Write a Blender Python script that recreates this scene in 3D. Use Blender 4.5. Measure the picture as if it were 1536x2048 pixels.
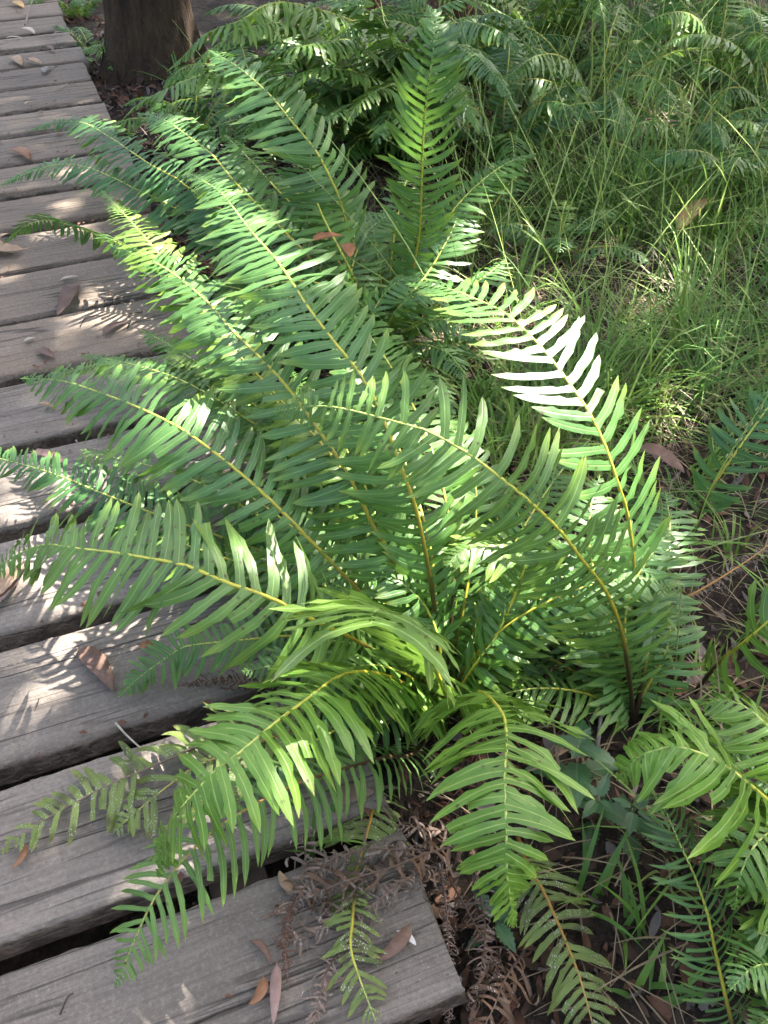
import bpy, math, random
import numpy as np
from mathutils import Vector, Matrix, noise
R = math.radians
random.seed(7)
for o in list(bpy.data.objects): bpy.data.objects.remove(o)
scene = bpy.context.scene
col = scene.collection

# ------------------------------------------------------------------ camera, sky, sun, exposure
CAM_LOC, CAM_R, CAM_U, CAM_F, CAM_LENS = ((-0.2832, -0.3677, 1.1808), (0.93335, -0.35869, -0.01434), (0.25191, 0.62598, 0.73803), (0.25575, 0.69245, -0.67461), 21.2198)
cd = bpy.data.cameras.new('camera'); cam = bpy.data.objects.new('camera', cd); col.objects.link(cam)
cd.sensor_fit = 'VERTICAL'; cd.sensor_height = 24.0; cd.sensor_width = 18.0; cd.lens = CAM_LENS
cd.clip_start = 0.02; cd.clip_end = 500
cr, cu, cf, cl = Vector(CAM_R), Vector(CAM_U), Vector(CAM_F), Vector(CAM_LOC)
cam.matrix_world = Matrix(((cr.x, cu.x, -cf.x, cl.x), (cr.y, cu.y, -cf.y, cl.y), (cr.z, cu.z, -cf.z, cl.z), (0, 0, 0, 1)))
scene.camera = cam
scene.render.resolution_x, scene.render.resolution_y = 768, 1024

SUN_AZ, SUN_EL = R(70), R(53)          # azimuth from +Y towards +X
SUN = Vector((math.sin(SUN_AZ)*math.cos(SUN_EL), math.cos(SUN_AZ)*math.cos(SUN_EL), math.sin(SUN_EL)))
world = bpy.data.worlds.new('World'); scene.world = world; world.use_nodes = True
wn = world.node_tree.nodes; wl = world.node_tree.links
bg = wn['Background']; sky = wn.new('ShaderNodeTexSky'); sky.sky_type = 'NISHITA'; sky.sun_disc = False
sky.sun_elevation = SUN_EL; sky.sun_rotation = SUN_AZ; sky.air_density = .8; sky.dust_density = 6.0; sky.ozone_density = .3
wl.new(sky.outputs[0], bg.inputs[0]); bg.inputs[1].default_value = 0.15
sd = bpy.data.lights.new('sun', 'SUN'); sd.energy = 5.0; sd.angle = R(0.53); sd.color = (1.0, .95, .86)
sun = bpy.data.objects.new('sun', sd); col.objects.link(sun); sun.rotation_euler = SUN.to_track_quat('Z', 'Y').to_euler()
scene.view_settings.view_transform = 'Standard'; scene.view_settings.look = 'None'
scene.view_settings.gamma = 1.0; scene.view_settings.use_curve_mapping = False
scene.view_settings.exposure = 2.8
cy_ = scene.cycles; cy_.max_bounces = 5; cy_.diffuse_bounces = 3; cy_.glossy_bounces = 2; cy_.transmission_bounces = 3; cy_.transparent_max_bounces = 4
cy_.use_adaptive_sampling = True; cy_.adaptive_threshold = .03

# ------------------------------------------------------------------ measured tables (metres; plank tops at z = 0, plank ends at x = 0)
FRONDS = [
    ('central',[(0.118,0.45,-0.12),(0.112,0.478,0.1),(0.101,0.521,0.27),(0.085,0.559,0.36),(0.067,0.627,0.45),(0.043,0.68,0.49),(0.025,0.76,0.515),(0.017,0.88,0.53),(0.005,1.015,0.53),(-0.001,1.203,0.52),(-0.026,1.362,0.5)],0.078,0.12,'mid',{'nref':(-0.12,-0.4,0.9)}),
    ('central',[(0.118,0.45,-0.12),(0.085,0.488,0.1),(0.062,0.533,0.2),(0.043,0.567,0.25),(0.024,0.605,0.32),(-0.001,0.662,0.37),(-0.019,0.719,0.4),(-0.045,0.781,0.43),(-0.079,0.876,0.45),(-0.09,0.956,0.45),(-0.136,1.134,0.44),(-0.206,1.334,0.4)],0.078,0.11,'mid',{'nref':(-0.12,-0.4,0.9)}),
    ('central',[(0.118,0.45,-0.12),(0.08,0.734,0.15),(-0.008,0.874,0.29),(-0.068,0.982,0.36),(-0.103,1.103,0.41),(-0.129,1.171,0.44),(-0.145,1.241,0.45),(-0.164,1.352,0.45),(-0.185,1.496,0.44)],0.06,0.12,'bright',{}),
    ('central',[(0.118,0.45,-0.12),(0.061,0.501,0.06),(0.01,0.542,0.14),(-0.033,0.572,0.21),(-0.061,0.597,0.25),(-0.099,0.637,0.3),(-0.135,0.687,0.33),(-0.178,0.748,0.355),(-0.207,0.793,0.36),(-0.246,0.858,0.355),(-0.289,0.935,0.34),(-0.344,1.041,0.31),(-0.417,1.159,0.26)],0.078,0.11,'mid',{'nref':(-0.12,-0.4,0.9)}),
    ('central',[(0.118,0.45,-0.12),(0.021,0.463,0.06),(-0.044,0.454,0.16),(-0.082,0.446,0.21),(-0.114,0.448,0.25),(-0.152,0.464,0.28),(-0.196,0.486,0.3),(-0.237,0.519,0.315),(-0.281,0.557,0.31),(-0.328,0.605,0.295),(-0.378,0.661,0.27),(-0.427,0.732,0.23),(-0.487,0.788,0.17),(-0.532,0.809,0.13)],0.088,0.11,'bright2',{'nref':(-0.12,-0.4,0.9)}),
    ('central',[(0.118,0.45,-0.12),(0.018,0.626,0.02),(-0.07,0.735,0.06),(-0.165,0.807,0.09),(-0.253,0.877,0.11),(-0.334,0.959,0.12),(-0.4,1.032,0.125),(-0.486,1.12,0.12),(-0.553,1.198,0.1)],0.062,0.11,'blue',{'nref':(-0.12,-0.4,0.9)}),
    ('central',[(0.118,0.45,-0.12),(0.099,0.797,0.03),(0.019,1.036,0.08),(-0.054,1.182,0.1),(-0.111,1.288,0.11),(-0.157,1.338,0.11),(-0.225,1.392,0.1),(-0.302,1.452,0.08),(-0.405,1.481,0.045)],0.058,0.12,'bright',{}),
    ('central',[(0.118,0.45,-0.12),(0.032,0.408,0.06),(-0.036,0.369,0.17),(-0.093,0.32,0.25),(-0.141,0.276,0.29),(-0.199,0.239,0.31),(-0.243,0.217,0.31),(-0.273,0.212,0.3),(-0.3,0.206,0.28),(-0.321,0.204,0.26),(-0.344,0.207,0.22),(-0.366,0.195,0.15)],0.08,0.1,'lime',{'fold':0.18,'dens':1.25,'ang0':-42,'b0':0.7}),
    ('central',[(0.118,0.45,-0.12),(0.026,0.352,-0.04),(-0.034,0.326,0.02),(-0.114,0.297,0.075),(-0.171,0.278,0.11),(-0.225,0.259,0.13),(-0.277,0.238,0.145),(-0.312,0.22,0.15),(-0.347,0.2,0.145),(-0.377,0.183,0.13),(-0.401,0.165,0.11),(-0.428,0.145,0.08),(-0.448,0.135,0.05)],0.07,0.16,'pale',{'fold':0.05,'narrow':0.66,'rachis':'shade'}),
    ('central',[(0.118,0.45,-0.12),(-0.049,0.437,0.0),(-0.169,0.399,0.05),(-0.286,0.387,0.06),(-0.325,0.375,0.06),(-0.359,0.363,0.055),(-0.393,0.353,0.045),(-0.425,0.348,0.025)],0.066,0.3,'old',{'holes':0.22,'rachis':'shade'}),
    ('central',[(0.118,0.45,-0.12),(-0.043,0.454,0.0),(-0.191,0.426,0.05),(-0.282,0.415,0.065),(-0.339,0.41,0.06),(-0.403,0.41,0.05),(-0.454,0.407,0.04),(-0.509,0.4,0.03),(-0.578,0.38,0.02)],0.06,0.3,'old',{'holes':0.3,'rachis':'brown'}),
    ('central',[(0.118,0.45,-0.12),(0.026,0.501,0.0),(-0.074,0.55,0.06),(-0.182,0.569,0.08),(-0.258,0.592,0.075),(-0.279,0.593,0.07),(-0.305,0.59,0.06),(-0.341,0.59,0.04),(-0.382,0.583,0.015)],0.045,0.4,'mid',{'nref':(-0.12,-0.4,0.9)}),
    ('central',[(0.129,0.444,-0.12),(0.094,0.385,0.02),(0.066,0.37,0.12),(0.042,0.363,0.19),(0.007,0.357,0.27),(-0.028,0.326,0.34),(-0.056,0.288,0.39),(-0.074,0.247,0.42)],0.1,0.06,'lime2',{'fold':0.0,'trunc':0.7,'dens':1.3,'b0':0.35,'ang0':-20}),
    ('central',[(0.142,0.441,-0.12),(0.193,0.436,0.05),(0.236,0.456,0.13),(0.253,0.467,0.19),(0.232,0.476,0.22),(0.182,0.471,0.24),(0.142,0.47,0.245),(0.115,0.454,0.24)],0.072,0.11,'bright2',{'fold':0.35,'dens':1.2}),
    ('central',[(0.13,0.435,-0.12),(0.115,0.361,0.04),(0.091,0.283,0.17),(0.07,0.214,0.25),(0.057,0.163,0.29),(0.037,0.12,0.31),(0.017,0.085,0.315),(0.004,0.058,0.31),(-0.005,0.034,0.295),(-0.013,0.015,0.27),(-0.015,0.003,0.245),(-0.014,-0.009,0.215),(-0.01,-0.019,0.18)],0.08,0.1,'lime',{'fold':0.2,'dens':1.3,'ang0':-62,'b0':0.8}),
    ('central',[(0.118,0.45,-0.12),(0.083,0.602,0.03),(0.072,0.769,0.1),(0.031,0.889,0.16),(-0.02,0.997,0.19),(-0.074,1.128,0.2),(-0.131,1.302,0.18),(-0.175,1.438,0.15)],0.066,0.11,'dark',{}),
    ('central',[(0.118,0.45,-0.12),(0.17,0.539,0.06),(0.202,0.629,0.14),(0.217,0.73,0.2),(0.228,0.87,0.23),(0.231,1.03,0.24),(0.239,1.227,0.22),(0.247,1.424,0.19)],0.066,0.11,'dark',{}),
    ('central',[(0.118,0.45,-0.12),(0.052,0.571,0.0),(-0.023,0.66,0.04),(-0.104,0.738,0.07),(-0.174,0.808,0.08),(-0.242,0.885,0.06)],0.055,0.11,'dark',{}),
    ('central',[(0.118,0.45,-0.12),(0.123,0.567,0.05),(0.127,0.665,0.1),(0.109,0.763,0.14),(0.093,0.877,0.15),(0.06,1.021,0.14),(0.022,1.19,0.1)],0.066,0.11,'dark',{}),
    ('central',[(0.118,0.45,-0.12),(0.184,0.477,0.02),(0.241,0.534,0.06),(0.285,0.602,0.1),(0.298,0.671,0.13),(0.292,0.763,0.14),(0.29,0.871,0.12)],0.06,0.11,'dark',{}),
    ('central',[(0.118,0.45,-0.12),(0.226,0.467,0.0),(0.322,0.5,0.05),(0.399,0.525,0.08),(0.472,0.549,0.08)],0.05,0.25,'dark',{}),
    ('central',[(0.118,0.45,-0.12),(0.036,0.439,-0.02),(-0.049,0.433,0.03),(-0.112,0.433,0.05),(-0.17,0.447,0.05),(-0.237,0.461,0.04)],0.05,0.25,'old',{'holes':0.15}),
    ('central',[(0.118,0.45,-0.12),(-0.02,0.725,0.05),(-0.104,0.867,0.09),(-0.189,0.979,0.1),(-0.278,1.075,0.09),(-0.356,1.181,0.06)],0.062,0.12,'mid',{}),
    ('central',[(0.118,0.45,-0.12),(0.027,0.853,0.13),(-0.061,0.982,0.2),(-0.143,1.106,0.22),(-0.229,1.238,0.2),(-0.309,1.368,0.16)],0.062,0.12,'mid',{}),
    ('central',[(0.118,0.45,-0.12),(-0.057,0.663,0.05),(-0.177,0.748,0.1),(-0.271,0.827,0.11),(-0.357,0.923,0.08)],0.062,0.12,'mid2',{}),
    ('central',[(0.118,0.45,-0.12),(0.097,0.592,0.06),(0.093,0.671,0.13),(0.092,0.763,0.18),(0.075,0.897,0.22),(0.055,1.045,0.23)],0.062,0.12,'dark',{}),
    ('central',[(0.118,0.45,-0.12),(0.144,0.553,0.08),(0.155,0.625,0.16),(0.162,0.754,0.22),(0.149,0.888,0.25),(0.139,1.053,0.26)],0.062,0.12,'mid',{}),
    ('central',[(0.118,0.45,-0.12),(0.064,0.553,0.04),(0.008,0.636,0.1),(-0.047,0.729,0.14),(-0.104,0.837,0.15),(-0.152,0.956,0.13)],0.062,0.12,'mid',{}),
    ('central',[(0.118,0.45,-0.12),(0.189,0.531,0.06),(0.246,0.621,0.12),(0.274,0.688,0.17),(0.28,0.764,0.2),(0.274,0.862,0.2)],0.062,0.12,'mid',{}),
    ('central',[(0.118,0.45,-0.12),(0.082,0.489,0.04),(0.049,0.536,0.1),(0.005,0.572,0.14),(-0.039,0.615,0.15),(-0.087,0.655,0.13)],0.062,0.12,'bright2',{}),
    ('central',[(0.118,0.45,-0.12),(0.108,0.45,0.06),(0.1,0.475,0.12),(0.081,0.488,0.16),(0.057,0.511,0.18),(0.025,0.535,0.18)],0.062,0.12,'mid',{}),
    ('central',[(0.118,0.45,-0.12),(0.158,0.424,0.03),(0.205,0.437,0.08),(0.222,0.46,0.12),(0.229,0.495,0.14)],0.062,0.12,'mid',{}),
    ('central',[(0.118,0.45,-0.12),(0.062,0.42,0.03),(0.02,0.418,0.09),(-0.019,0.418,0.12),(-0.059,0.416,0.13),(-0.095,0.426,0.1)],0.062,0.12,'mid2',{}),
    ('central',[(0.118,0.45,-0.12),(0.075,0.773,0.12),(0.027,0.898,0.2),(-0.026,1.013,0.27),(-0.065,1.143,0.3),(-0.104,1.281,0.3)],0.062,0.12,'mid',{}),
    ('central',[(0.118,0.45,-0.12),(0.031,0.815,0.1),(-0.045,0.986,0.17),(-0.104,1.122,0.2),(-0.147,1.254,0.2)],0.062,0.12,'bright',{}),
    ('right',[(0.408,0.314,-0.12),(0.389,0.32,-0.02),(0.368,0.318,0.05),(0.354,0.324,0.11),(0.336,0.334,0.17),(0.31,0.343,0.23),(0.272,0.349,0.29),(0.242,0.363,0.34),(0.208,0.372,0.385),(0.178,0.383,0.42),(0.152,0.399,0.445),(0.129,0.419,0.465),(0.103,0.446,0.48),(0.078,0.469,0.49),(0.049,0.498,0.49),(0.02,0.537,0.485),(-0.008,0.577,0.475),(-0.038,0.618,0.455),(-0.069,0.654,0.43)],0.074,0.07,'bright2',{'b0':0.6,'nref':(-0.35,-0.55,0.75),'ang0':-14,'ang1':16,'narrow':0.88,'holes':0.05,'dens':0.92}),
    ('right',[(0.408,0.314,-0.12),(0.421,0.378,0.05),(0.418,0.417,0.17),(0.413,0.428,0.21),(0.406,0.446,0.26),(0.39,0.463,0.31),(0.382,0.489,0.35),(0.37,0.521,0.39),(0.365,0.55,0.405),(0.351,0.61,0.435),(0.341,0.664,0.45),(0.331,0.738,0.455),(0.308,0.808,0.45),(0.291,0.867,0.44),(0.251,0.948,0.415)],0.082,0.12,'mid',{'b0':0.6,'flat':0.15,'fold':0.0,'dens':0.8,'narrow':0.82}),
    ('right',[(0.408,0.314,-0.12),(0.426,0.343,0.0),(0.474,0.403,0.05),(0.526,0.462,0.08),(0.582,0.534,0.09),(0.635,0.625,0.08)],0.06,0.2,'mid',{}),
    ('right',[(0.408,0.314,-0.12),(0.365,0.366,0.0),(0.356,0.427,0.05),(0.345,0.499,0.09),(0.35,0.564,0.11),(0.384,0.644,0.1)],0.06,0.2,'mid',{}),
    ('right',[(0.408,0.314,-0.12),(0.4,0.368,0.02),(0.463,0.426,0.08),(0.455,0.486,0.12),(0.434,0.536,0.14),(0.421,0.595,0.14)],0.055,0.2,'mid',{}),
    ('right',[(0.408,0.314,-0.12),(0.37,0.343,0.0),(0.352,0.373,0.05),(0.327,0.4,0.08),(0.3,0.433,0.08)],0.06,0.1,'mid',{'b0':0.6}),
    ('right',[(0.408,0.314,-0.12),(0.427,0.328,-0.05),(0.467,0.348,0.0),(0.498,0.389,0.03),(0.515,0.432,0.04)],0.06,0.1,'mid',{'b0':0.6}),
    ('right',[(0.408,0.314,-0.12),(0.388,0.341,0.02),(0.392,0.376,0.09),(0.42,0.406,0.14),(0.471,0.436,0.16),(0.52,0.466,0.16)],0.06,0.1,'mid',{'b0':0.6}),
    ('right',[(0.408,0.314,-0.12),(0.381,0.359,0.04),(0.365,0.414,0.12),(0.369,0.466,0.17),(0.397,0.52,0.2),(0.449,0.58,0.21)],0.06,0.1,'mid',{'b0':0.6}),
    ('central',[(0.118,0.45,-0.12),(0.078,0.438,-0.073),(0.033,0.424,-0.03),(-0.017,0.409,0.004),(-0.073,0.392,0.029),(-0.133,0.374,0.041),(-0.193,0.355,0.039),(-0.252,0.337,0.022)],0.058,0.08,'mid',{'b0':0.55}),
    ('central',[(0.118,0.45,-0.12),(0.092,0.448,-0.067),(0.057,0.444,-0.019),(0.011,0.439,0.019),(-0.043,0.433,0.042),(-0.102,0.427,0.048),(-0.159,0.421,0.033),(-0.207,0.416,-0.0)],0.058,0.08,'mid',{'b0':0.55}),
    ('central',[(0.118,0.45,-0.12),(0.092,0.454,-0.068),(0.059,0.459,-0.019),(0.02,0.465,0.025),(-0.027,0.471,0.06),(-0.08,0.479,0.084),(-0.137,0.487,0.096),(-0.195,0.495,0.095)],0.058,0.08,'mid',{'b0':0.55}),
    ('central',[(0.118,0.45,-0.12),(0.107,0.455,-0.072),(0.09,0.461,-0.026),(0.064,0.471,0.015),(0.03,0.485,0.048),(-0.011,0.5,0.071),(-0.057,0.518,0.08),(-0.103,0.536,0.073)],0.058,0.08,'dark',{'b0':0.55}),
    ('central',[(0.118,0.45,-0.12),(0.089,0.473,-0.073),(0.054,0.5,-0.032),(0.014,0.532,-0.0),(-0.031,0.567,0.018),(-0.079,0.604,0.02),(-0.125,0.639,0.006),(-0.165,0.671,-0.026)],0.058,0.08,'dark',{'b0':0.55}),
    ('central',[(0.118,0.45,-0.12),(0.096,0.472,-0.053),(0.068,0.5,0.009),(0.033,0.536,0.062),(-0.011,0.58,0.102),(-0.06,0.629,0.126),(-0.112,0.681,0.13),(-0.162,0.732,0.114)],0.058,0.08,'mid',{'b0':0.55}),
    ('central',[(0.118,0.45,-0.12),(0.093,0.492,-0.052),(0.063,0.543,0.007),(0.026,0.603,0.052),(-0.015,0.671,0.077),(-0.058,0.743,0.078),(-0.099,0.812,0.053),(-0.134,0.869,0.004)],0.058,0.08,'bright2',{'b0':0.55}),
    ('central',[(0.118,0.45,-0.12),(0.108,0.491,-0.078),(0.097,0.537,-0.042),(0.084,0.59,-0.017),(0.07,0.646,-0.007),(0.056,0.704,-0.013),(0.043,0.757,-0.036),(0.032,0.801,-0.075)],0.058,0.08,'dark',{'b0':0.55}),
    ('central',[(0.118,0.45,-0.12),(0.118,0.481,-0.064),(0.117,0.518,-0.012),(0.116,0.566,0.031),(0.115,0.622,0.061),(0.114,0.684,0.076),(0.112,0.748,0.073),(0.111,0.808,0.051)],0.058,0.08,'mid2',{'b0':0.55}),
    ('central',[(0.118,0.45,-0.12),(0.124,0.485,-0.074),(0.13,0.527,-0.033),(0.137,0.576,-0.003),(0.145,0.631,0.013),(0.154,0.689,0.013),(0.162,0.744,-0.006),(0.169,0.789,-0.041)],0.058,0.08,'mid',{'b0':0.55}),
    ('central',[(0.118,0.45,-0.12),(0.126,0.473,-0.066),(0.136,0.503,-0.016),(0.148,0.542,0.027),(0.163,0.588,0.059),(0.181,0.642,0.078),(0.199,0.698,0.082),(0.217,0.752,0.068)],0.058,0.08,'mid2',{'b0':0.55}),
    ('central',[(0.118,0.45,-0.12),(0.146,0.489,-0.064),(0.177,0.532,-0.013),(0.212,0.581,0.03),(0.251,0.635,0.061),(0.292,0.693,0.08),(0.335,0.753,0.083),(0.377,0.811,0.07)],0.058,0.08,'mid',{'b0':0.55}),
    ('central',[(0.118,0.45,-0.12),(0.139,0.469,-0.072),(0.164,0.492,-0.028),(0.195,0.52,0.008),(0.231,0.552,0.035),(0.27,0.588,0.05),(0.311,0.626,0.05),(0.351,0.661,0.035)],0.058,0.08,'bright2',{'b0':0.55}),
    ('central',[(0.118,0.45,-0.12),(0.15,0.47,-0.047),(0.187,0.493,0.023),(0.233,0.522,0.084),(0.288,0.556,0.136),(0.35,0.595,0.173),(0.417,0.637,0.194),(0.487,0.68,0.197)],0.058,0.08,'mid',{'b0':0.55}),
    ('central',[(0.118,0.45,-0.12),(0.158,0.462,-0.063),(0.205,0.476,-0.013),(0.262,0.493,0.024),(0.327,0.512,0.044),(0.394,0.531,0.043),(0.458,0.55,0.021),(0.511,0.566,-0.023)],0.058,0.08,'mid',{'b0':0.55}),
    ('central',[(0.118,0.45,-0.12),(0.159,0.455,-0.069),(0.205,0.46,-0.023),(0.258,0.466,0.017),(0.316,0.473,0.046),(0.379,0.48,0.064),(0.444,0.488,0.069),(0.508,0.495,0.06)],0.058,0.08,'mid',{'b0':0.55}),
    ('central',[(0.118,0.45,-0.12),(0.136,0.447,-0.046),(0.165,0.442,0.024),(0.209,0.434,0.085),(0.269,0.423,0.13),(0.339,0.41,0.156),(0.414,0.396,0.156),(0.484,0.384,0.13)],0.058,0.08,'mid',{'b0':0.55}),
    ('right',[(0.408,0.314,-0.12),(0.384,0.322,-0.083),(0.355,0.331,-0.05),(0.32,0.342,-0.024),(0.28,0.355,-0.008),(0.238,0.369,-0.003),(0.196,0.382,-0.011),(0.159,0.395,-0.032)],0.055,0.08,'mid2',{'b0':0.55}),
    ('right',[(0.408,0.314,-0.12),(0.378,0.341,-0.076),(0.344,0.372,-0.039),(0.304,0.408,-0.014),(0.26,0.448,-0.004),(0.217,0.487,-0.012),(0.177,0.523,-0.039),(0.147,0.551,-0.082)],0.055,0.08,'dark',{'b0':0.55}),
    ('right',[(0.408,0.314,-0.12),(0.387,0.345,-0.061),(0.361,0.382,-0.006),(0.331,0.426,0.039),(0.297,0.477,0.073),(0.258,0.533,0.092),(0.219,0.591,0.094),(0.18,0.647,0.078)],0.055,0.08,'mid',{'b0':0.55}),
    ('right',[(0.408,0.314,-0.12),(0.403,0.339,-0.075),(0.396,0.371,-0.035),(0.388,0.411,-0.003),(0.378,0.457,0.017),(0.368,0.507,0.023),(0.358,0.556,0.013),(0.349,0.6,-0.013)],0.055,0.08,'dark',{'b0':0.55}),
    ('right',[(0.408,0.314,-0.12),(0.412,0.337,-0.08),(0.418,0.367,-0.044),(0.425,0.403,-0.016),(0.433,0.446,0.0),(0.442,0.491,0.003),(0.45,0.535,-0.009),(0.457,0.573,-0.036)],0.055,0.08,'mid',{'b0':0.55}),
    ('right',[(0.408,0.314,-0.12),(0.421,0.342,-0.087),(0.436,0.375,-0.059),(0.453,0.411,-0.039),(0.471,0.452,-0.029),(0.49,0.493,-0.032),(0.508,0.531,-0.047),(0.523,0.564,-0.075)],0.055,0.08,'mid',{'b0':0.55}),
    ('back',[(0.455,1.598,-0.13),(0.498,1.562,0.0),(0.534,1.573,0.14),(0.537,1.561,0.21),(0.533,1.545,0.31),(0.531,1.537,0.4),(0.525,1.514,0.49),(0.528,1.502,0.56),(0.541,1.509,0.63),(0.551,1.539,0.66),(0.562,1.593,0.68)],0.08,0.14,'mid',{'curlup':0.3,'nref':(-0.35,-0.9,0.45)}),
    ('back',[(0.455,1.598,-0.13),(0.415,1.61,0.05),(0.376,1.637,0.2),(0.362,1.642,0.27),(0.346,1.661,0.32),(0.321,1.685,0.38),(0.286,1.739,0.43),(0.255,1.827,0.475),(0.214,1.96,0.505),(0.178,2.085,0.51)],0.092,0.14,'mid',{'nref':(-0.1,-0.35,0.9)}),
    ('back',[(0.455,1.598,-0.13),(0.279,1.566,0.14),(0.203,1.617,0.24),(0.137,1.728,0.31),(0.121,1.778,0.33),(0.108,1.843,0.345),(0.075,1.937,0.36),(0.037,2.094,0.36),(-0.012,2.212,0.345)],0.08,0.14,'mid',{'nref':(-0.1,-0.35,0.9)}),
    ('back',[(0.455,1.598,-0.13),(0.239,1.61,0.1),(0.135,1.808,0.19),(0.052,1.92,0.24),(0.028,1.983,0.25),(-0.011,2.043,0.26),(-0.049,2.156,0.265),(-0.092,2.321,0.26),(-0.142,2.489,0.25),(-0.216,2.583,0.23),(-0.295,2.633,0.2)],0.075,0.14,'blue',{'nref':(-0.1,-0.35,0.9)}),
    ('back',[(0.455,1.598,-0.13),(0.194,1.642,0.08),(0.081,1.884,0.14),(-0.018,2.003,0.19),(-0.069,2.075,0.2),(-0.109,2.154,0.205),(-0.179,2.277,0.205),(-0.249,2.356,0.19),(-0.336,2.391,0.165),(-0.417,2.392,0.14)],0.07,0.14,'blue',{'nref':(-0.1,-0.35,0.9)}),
    ('back',[(0.455,1.598,-0.13),(0.127,1.594,0.05),(-0.02,1.746,0.1),(-0.13,1.849,0.145),(-0.192,1.916,0.16),(-0.256,1.988,0.17),(-0.313,2.056,0.165),(-0.373,2.091,0.14),(-0.438,2.092,0.1)],0.06,0.3,'blue',{'roll':50}),
    ('back',[(0.455,1.598,-0.13),(0.353,1.563,0.1),(0.296,1.686,0.2),(0.251,1.803,0.25),(0.232,1.994,0.26),(0.224,2.253,0.24)],0.075,0.15,'dark',{}),
    ('back',[(0.455,1.598,-0.13),(0.505,1.479,0.0),(0.58,1.467,0.06),(0.647,1.441,0.1),(0.751,1.511,0.1)],0.075,0.15,'mid',{}),
    ('back',[(0.455,1.598,-0.13),(0.258,1.525,0.03),(0.135,1.612,0.08),(0.027,1.671,0.1),(-0.082,1.702,0.08)],0.075,0.15,'dark',{}),
    ('back',[(0.455,1.598,-0.13),(0.254,1.577,0.1),(0.152,1.74,0.15),(0.063,1.894,0.18),(-0.012,2.05,0.17)],0.075,0.15,'mid',{}),
    ('back',[(0.455,1.598,-0.13),(0.309,1.514,0.08),(0.259,1.673,0.12),(0.208,1.848,0.16),(0.16,2.022,0.18),(0.14,2.246,0.17)],0.075,0.15,'dark',{}),
    ('back',[(0.455,1.598,-0.13),(0.438,1.446,0.06),(0.554,1.535,0.1),(0.635,1.598,0.15),(0.738,1.733,0.17)],0.075,0.15,'mid',{}),
    ('back',[(0.455,1.598,-0.13),(0.394,1.54,0.02),(0.276,1.5,0.04),(0.149,1.49,0.06),(0.033,1.563,0.06)],0.075,0.15,'dark',{}),
    ('back',[(0.455,1.598,-0.13),(0.46,1.4,-0.06),(0.509,1.361,-0.02),(0.57,1.35,0.0),(0.645,1.395,0.0)],0.075,0.15,'mid',{}),
    ('back',[(0.455,1.598,-0.13),(0.34,1.52,0.15),(0.307,1.629,0.26),(0.318,1.727,0.33),(0.396,1.885,0.35)],0.075,0.15,'dark',{}),
    ('back',[(0.455,1.598,-0.13),(0.344,1.472,0.04),(0.353,1.563,0.1),(0.43,1.661,0.16),(0.537,1.727,0.18)],0.075,0.15,'mid',{}),
    ('back',[(0.455,1.598,-0.13),(0.464,1.444,0.0),(0.501,1.407,0.04),(0.539,1.36,0.05),(0.565,1.3,0.03)],0.06,0.1,'mid',{}),
    ('back',[(0.455,1.598,-0.13),(0.394,1.37,-0.04),(0.392,1.238,0.02),(0.411,1.14,0.03),(0.415,1.067,0.01)],0.06,0.1,'mid',{}),
    ('back',[(0.455,1.598,-0.13),(0.387,1.38,0.08),(0.413,1.336,0.15),(0.461,1.32,0.16),(0.503,1.3,0.13)],0.06,0.1,'mid',{}),
    ('back',[(0.455,1.598,-0.13),(0.347,1.409,0.06),(0.374,1.41,0.12),(0.425,1.411,0.16),(0.488,1.411,0.16)],0.06,0.1,'mid',{}),
    ('back',[(0.455,1.598,-0.13),(0.439,1.449,-0.04),(0.459,1.337,0.02),(0.489,1.26,0.03),(0.491,1.181,0.01)],0.06,0.1,'mid',{}),
    ('back',[(0.455,1.598,-0.13),(0.347,1.38,-0.02),(0.285,1.244,0.05),(0.257,1.105,0.08),(0.262,1.005,0.07)],0.06,0.1,'mid',{}),
    ('back',[(0.455,1.598,-0.13),(0.422,1.575,-0.05),(0.38,1.547,0.024),(0.329,1.513,0.088),(0.268,1.471,0.138),(0.2,1.425,0.171),(0.126,1.375,0.183),(0.053,1.325,0.171)],0.065,0.08,'mid',{'b0':0.55}),
    ('back',[(0.455,1.598,-0.13),(0.414,1.579,-0.044),(0.364,1.555,0.036),(0.301,1.526,0.105),(0.227,1.491,0.157),(0.143,1.452,0.189),(0.055,1.411,0.195),(-0.031,1.37,0.176)],0.065,0.08,'mid',{'b0':0.55}),
    ('back',[(0.455,1.598,-0.13),(0.406,1.59,-0.065),(0.352,1.581,-0.004),(0.289,1.57,0.047),(0.218,1.558,0.087),(0.142,1.545,0.112),(0.061,1.532,0.122),(-0.019,1.518,0.114)],0.065,0.08,'mid2',{'b0':0.55}),
    ('back',[(0.455,1.598,-0.13),(0.422,1.6,-0.054),(0.381,1.602,0.017),(0.328,1.605,0.081),(0.264,1.608,0.134),(0.191,1.612,0.171),(0.111,1.616,0.192),(0.029,1.62,0.192)],0.065,0.08,'mid',{'b0':0.55}),
    ('back',[(0.455,1.598,-0.13),(0.412,1.608,-0.07),(0.362,1.619,-0.015),(0.304,1.632,0.03),(0.239,1.646,0.064),(0.169,1.662,0.082),(0.096,1.679,0.084),(0.025,1.695,0.068)],0.065,0.08,'mid',{'b0':0.55}),
    ('back',[(0.455,1.598,-0.13),(0.414,1.62,-0.067),(0.365,1.647,-0.012),(0.306,1.678,0.028),(0.24,1.714,0.049),(0.171,1.752,0.047),(0.107,1.786,0.02),(0.054,1.815,-0.031)],0.065,0.08,'dark',{'b0':0.55}),
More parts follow.
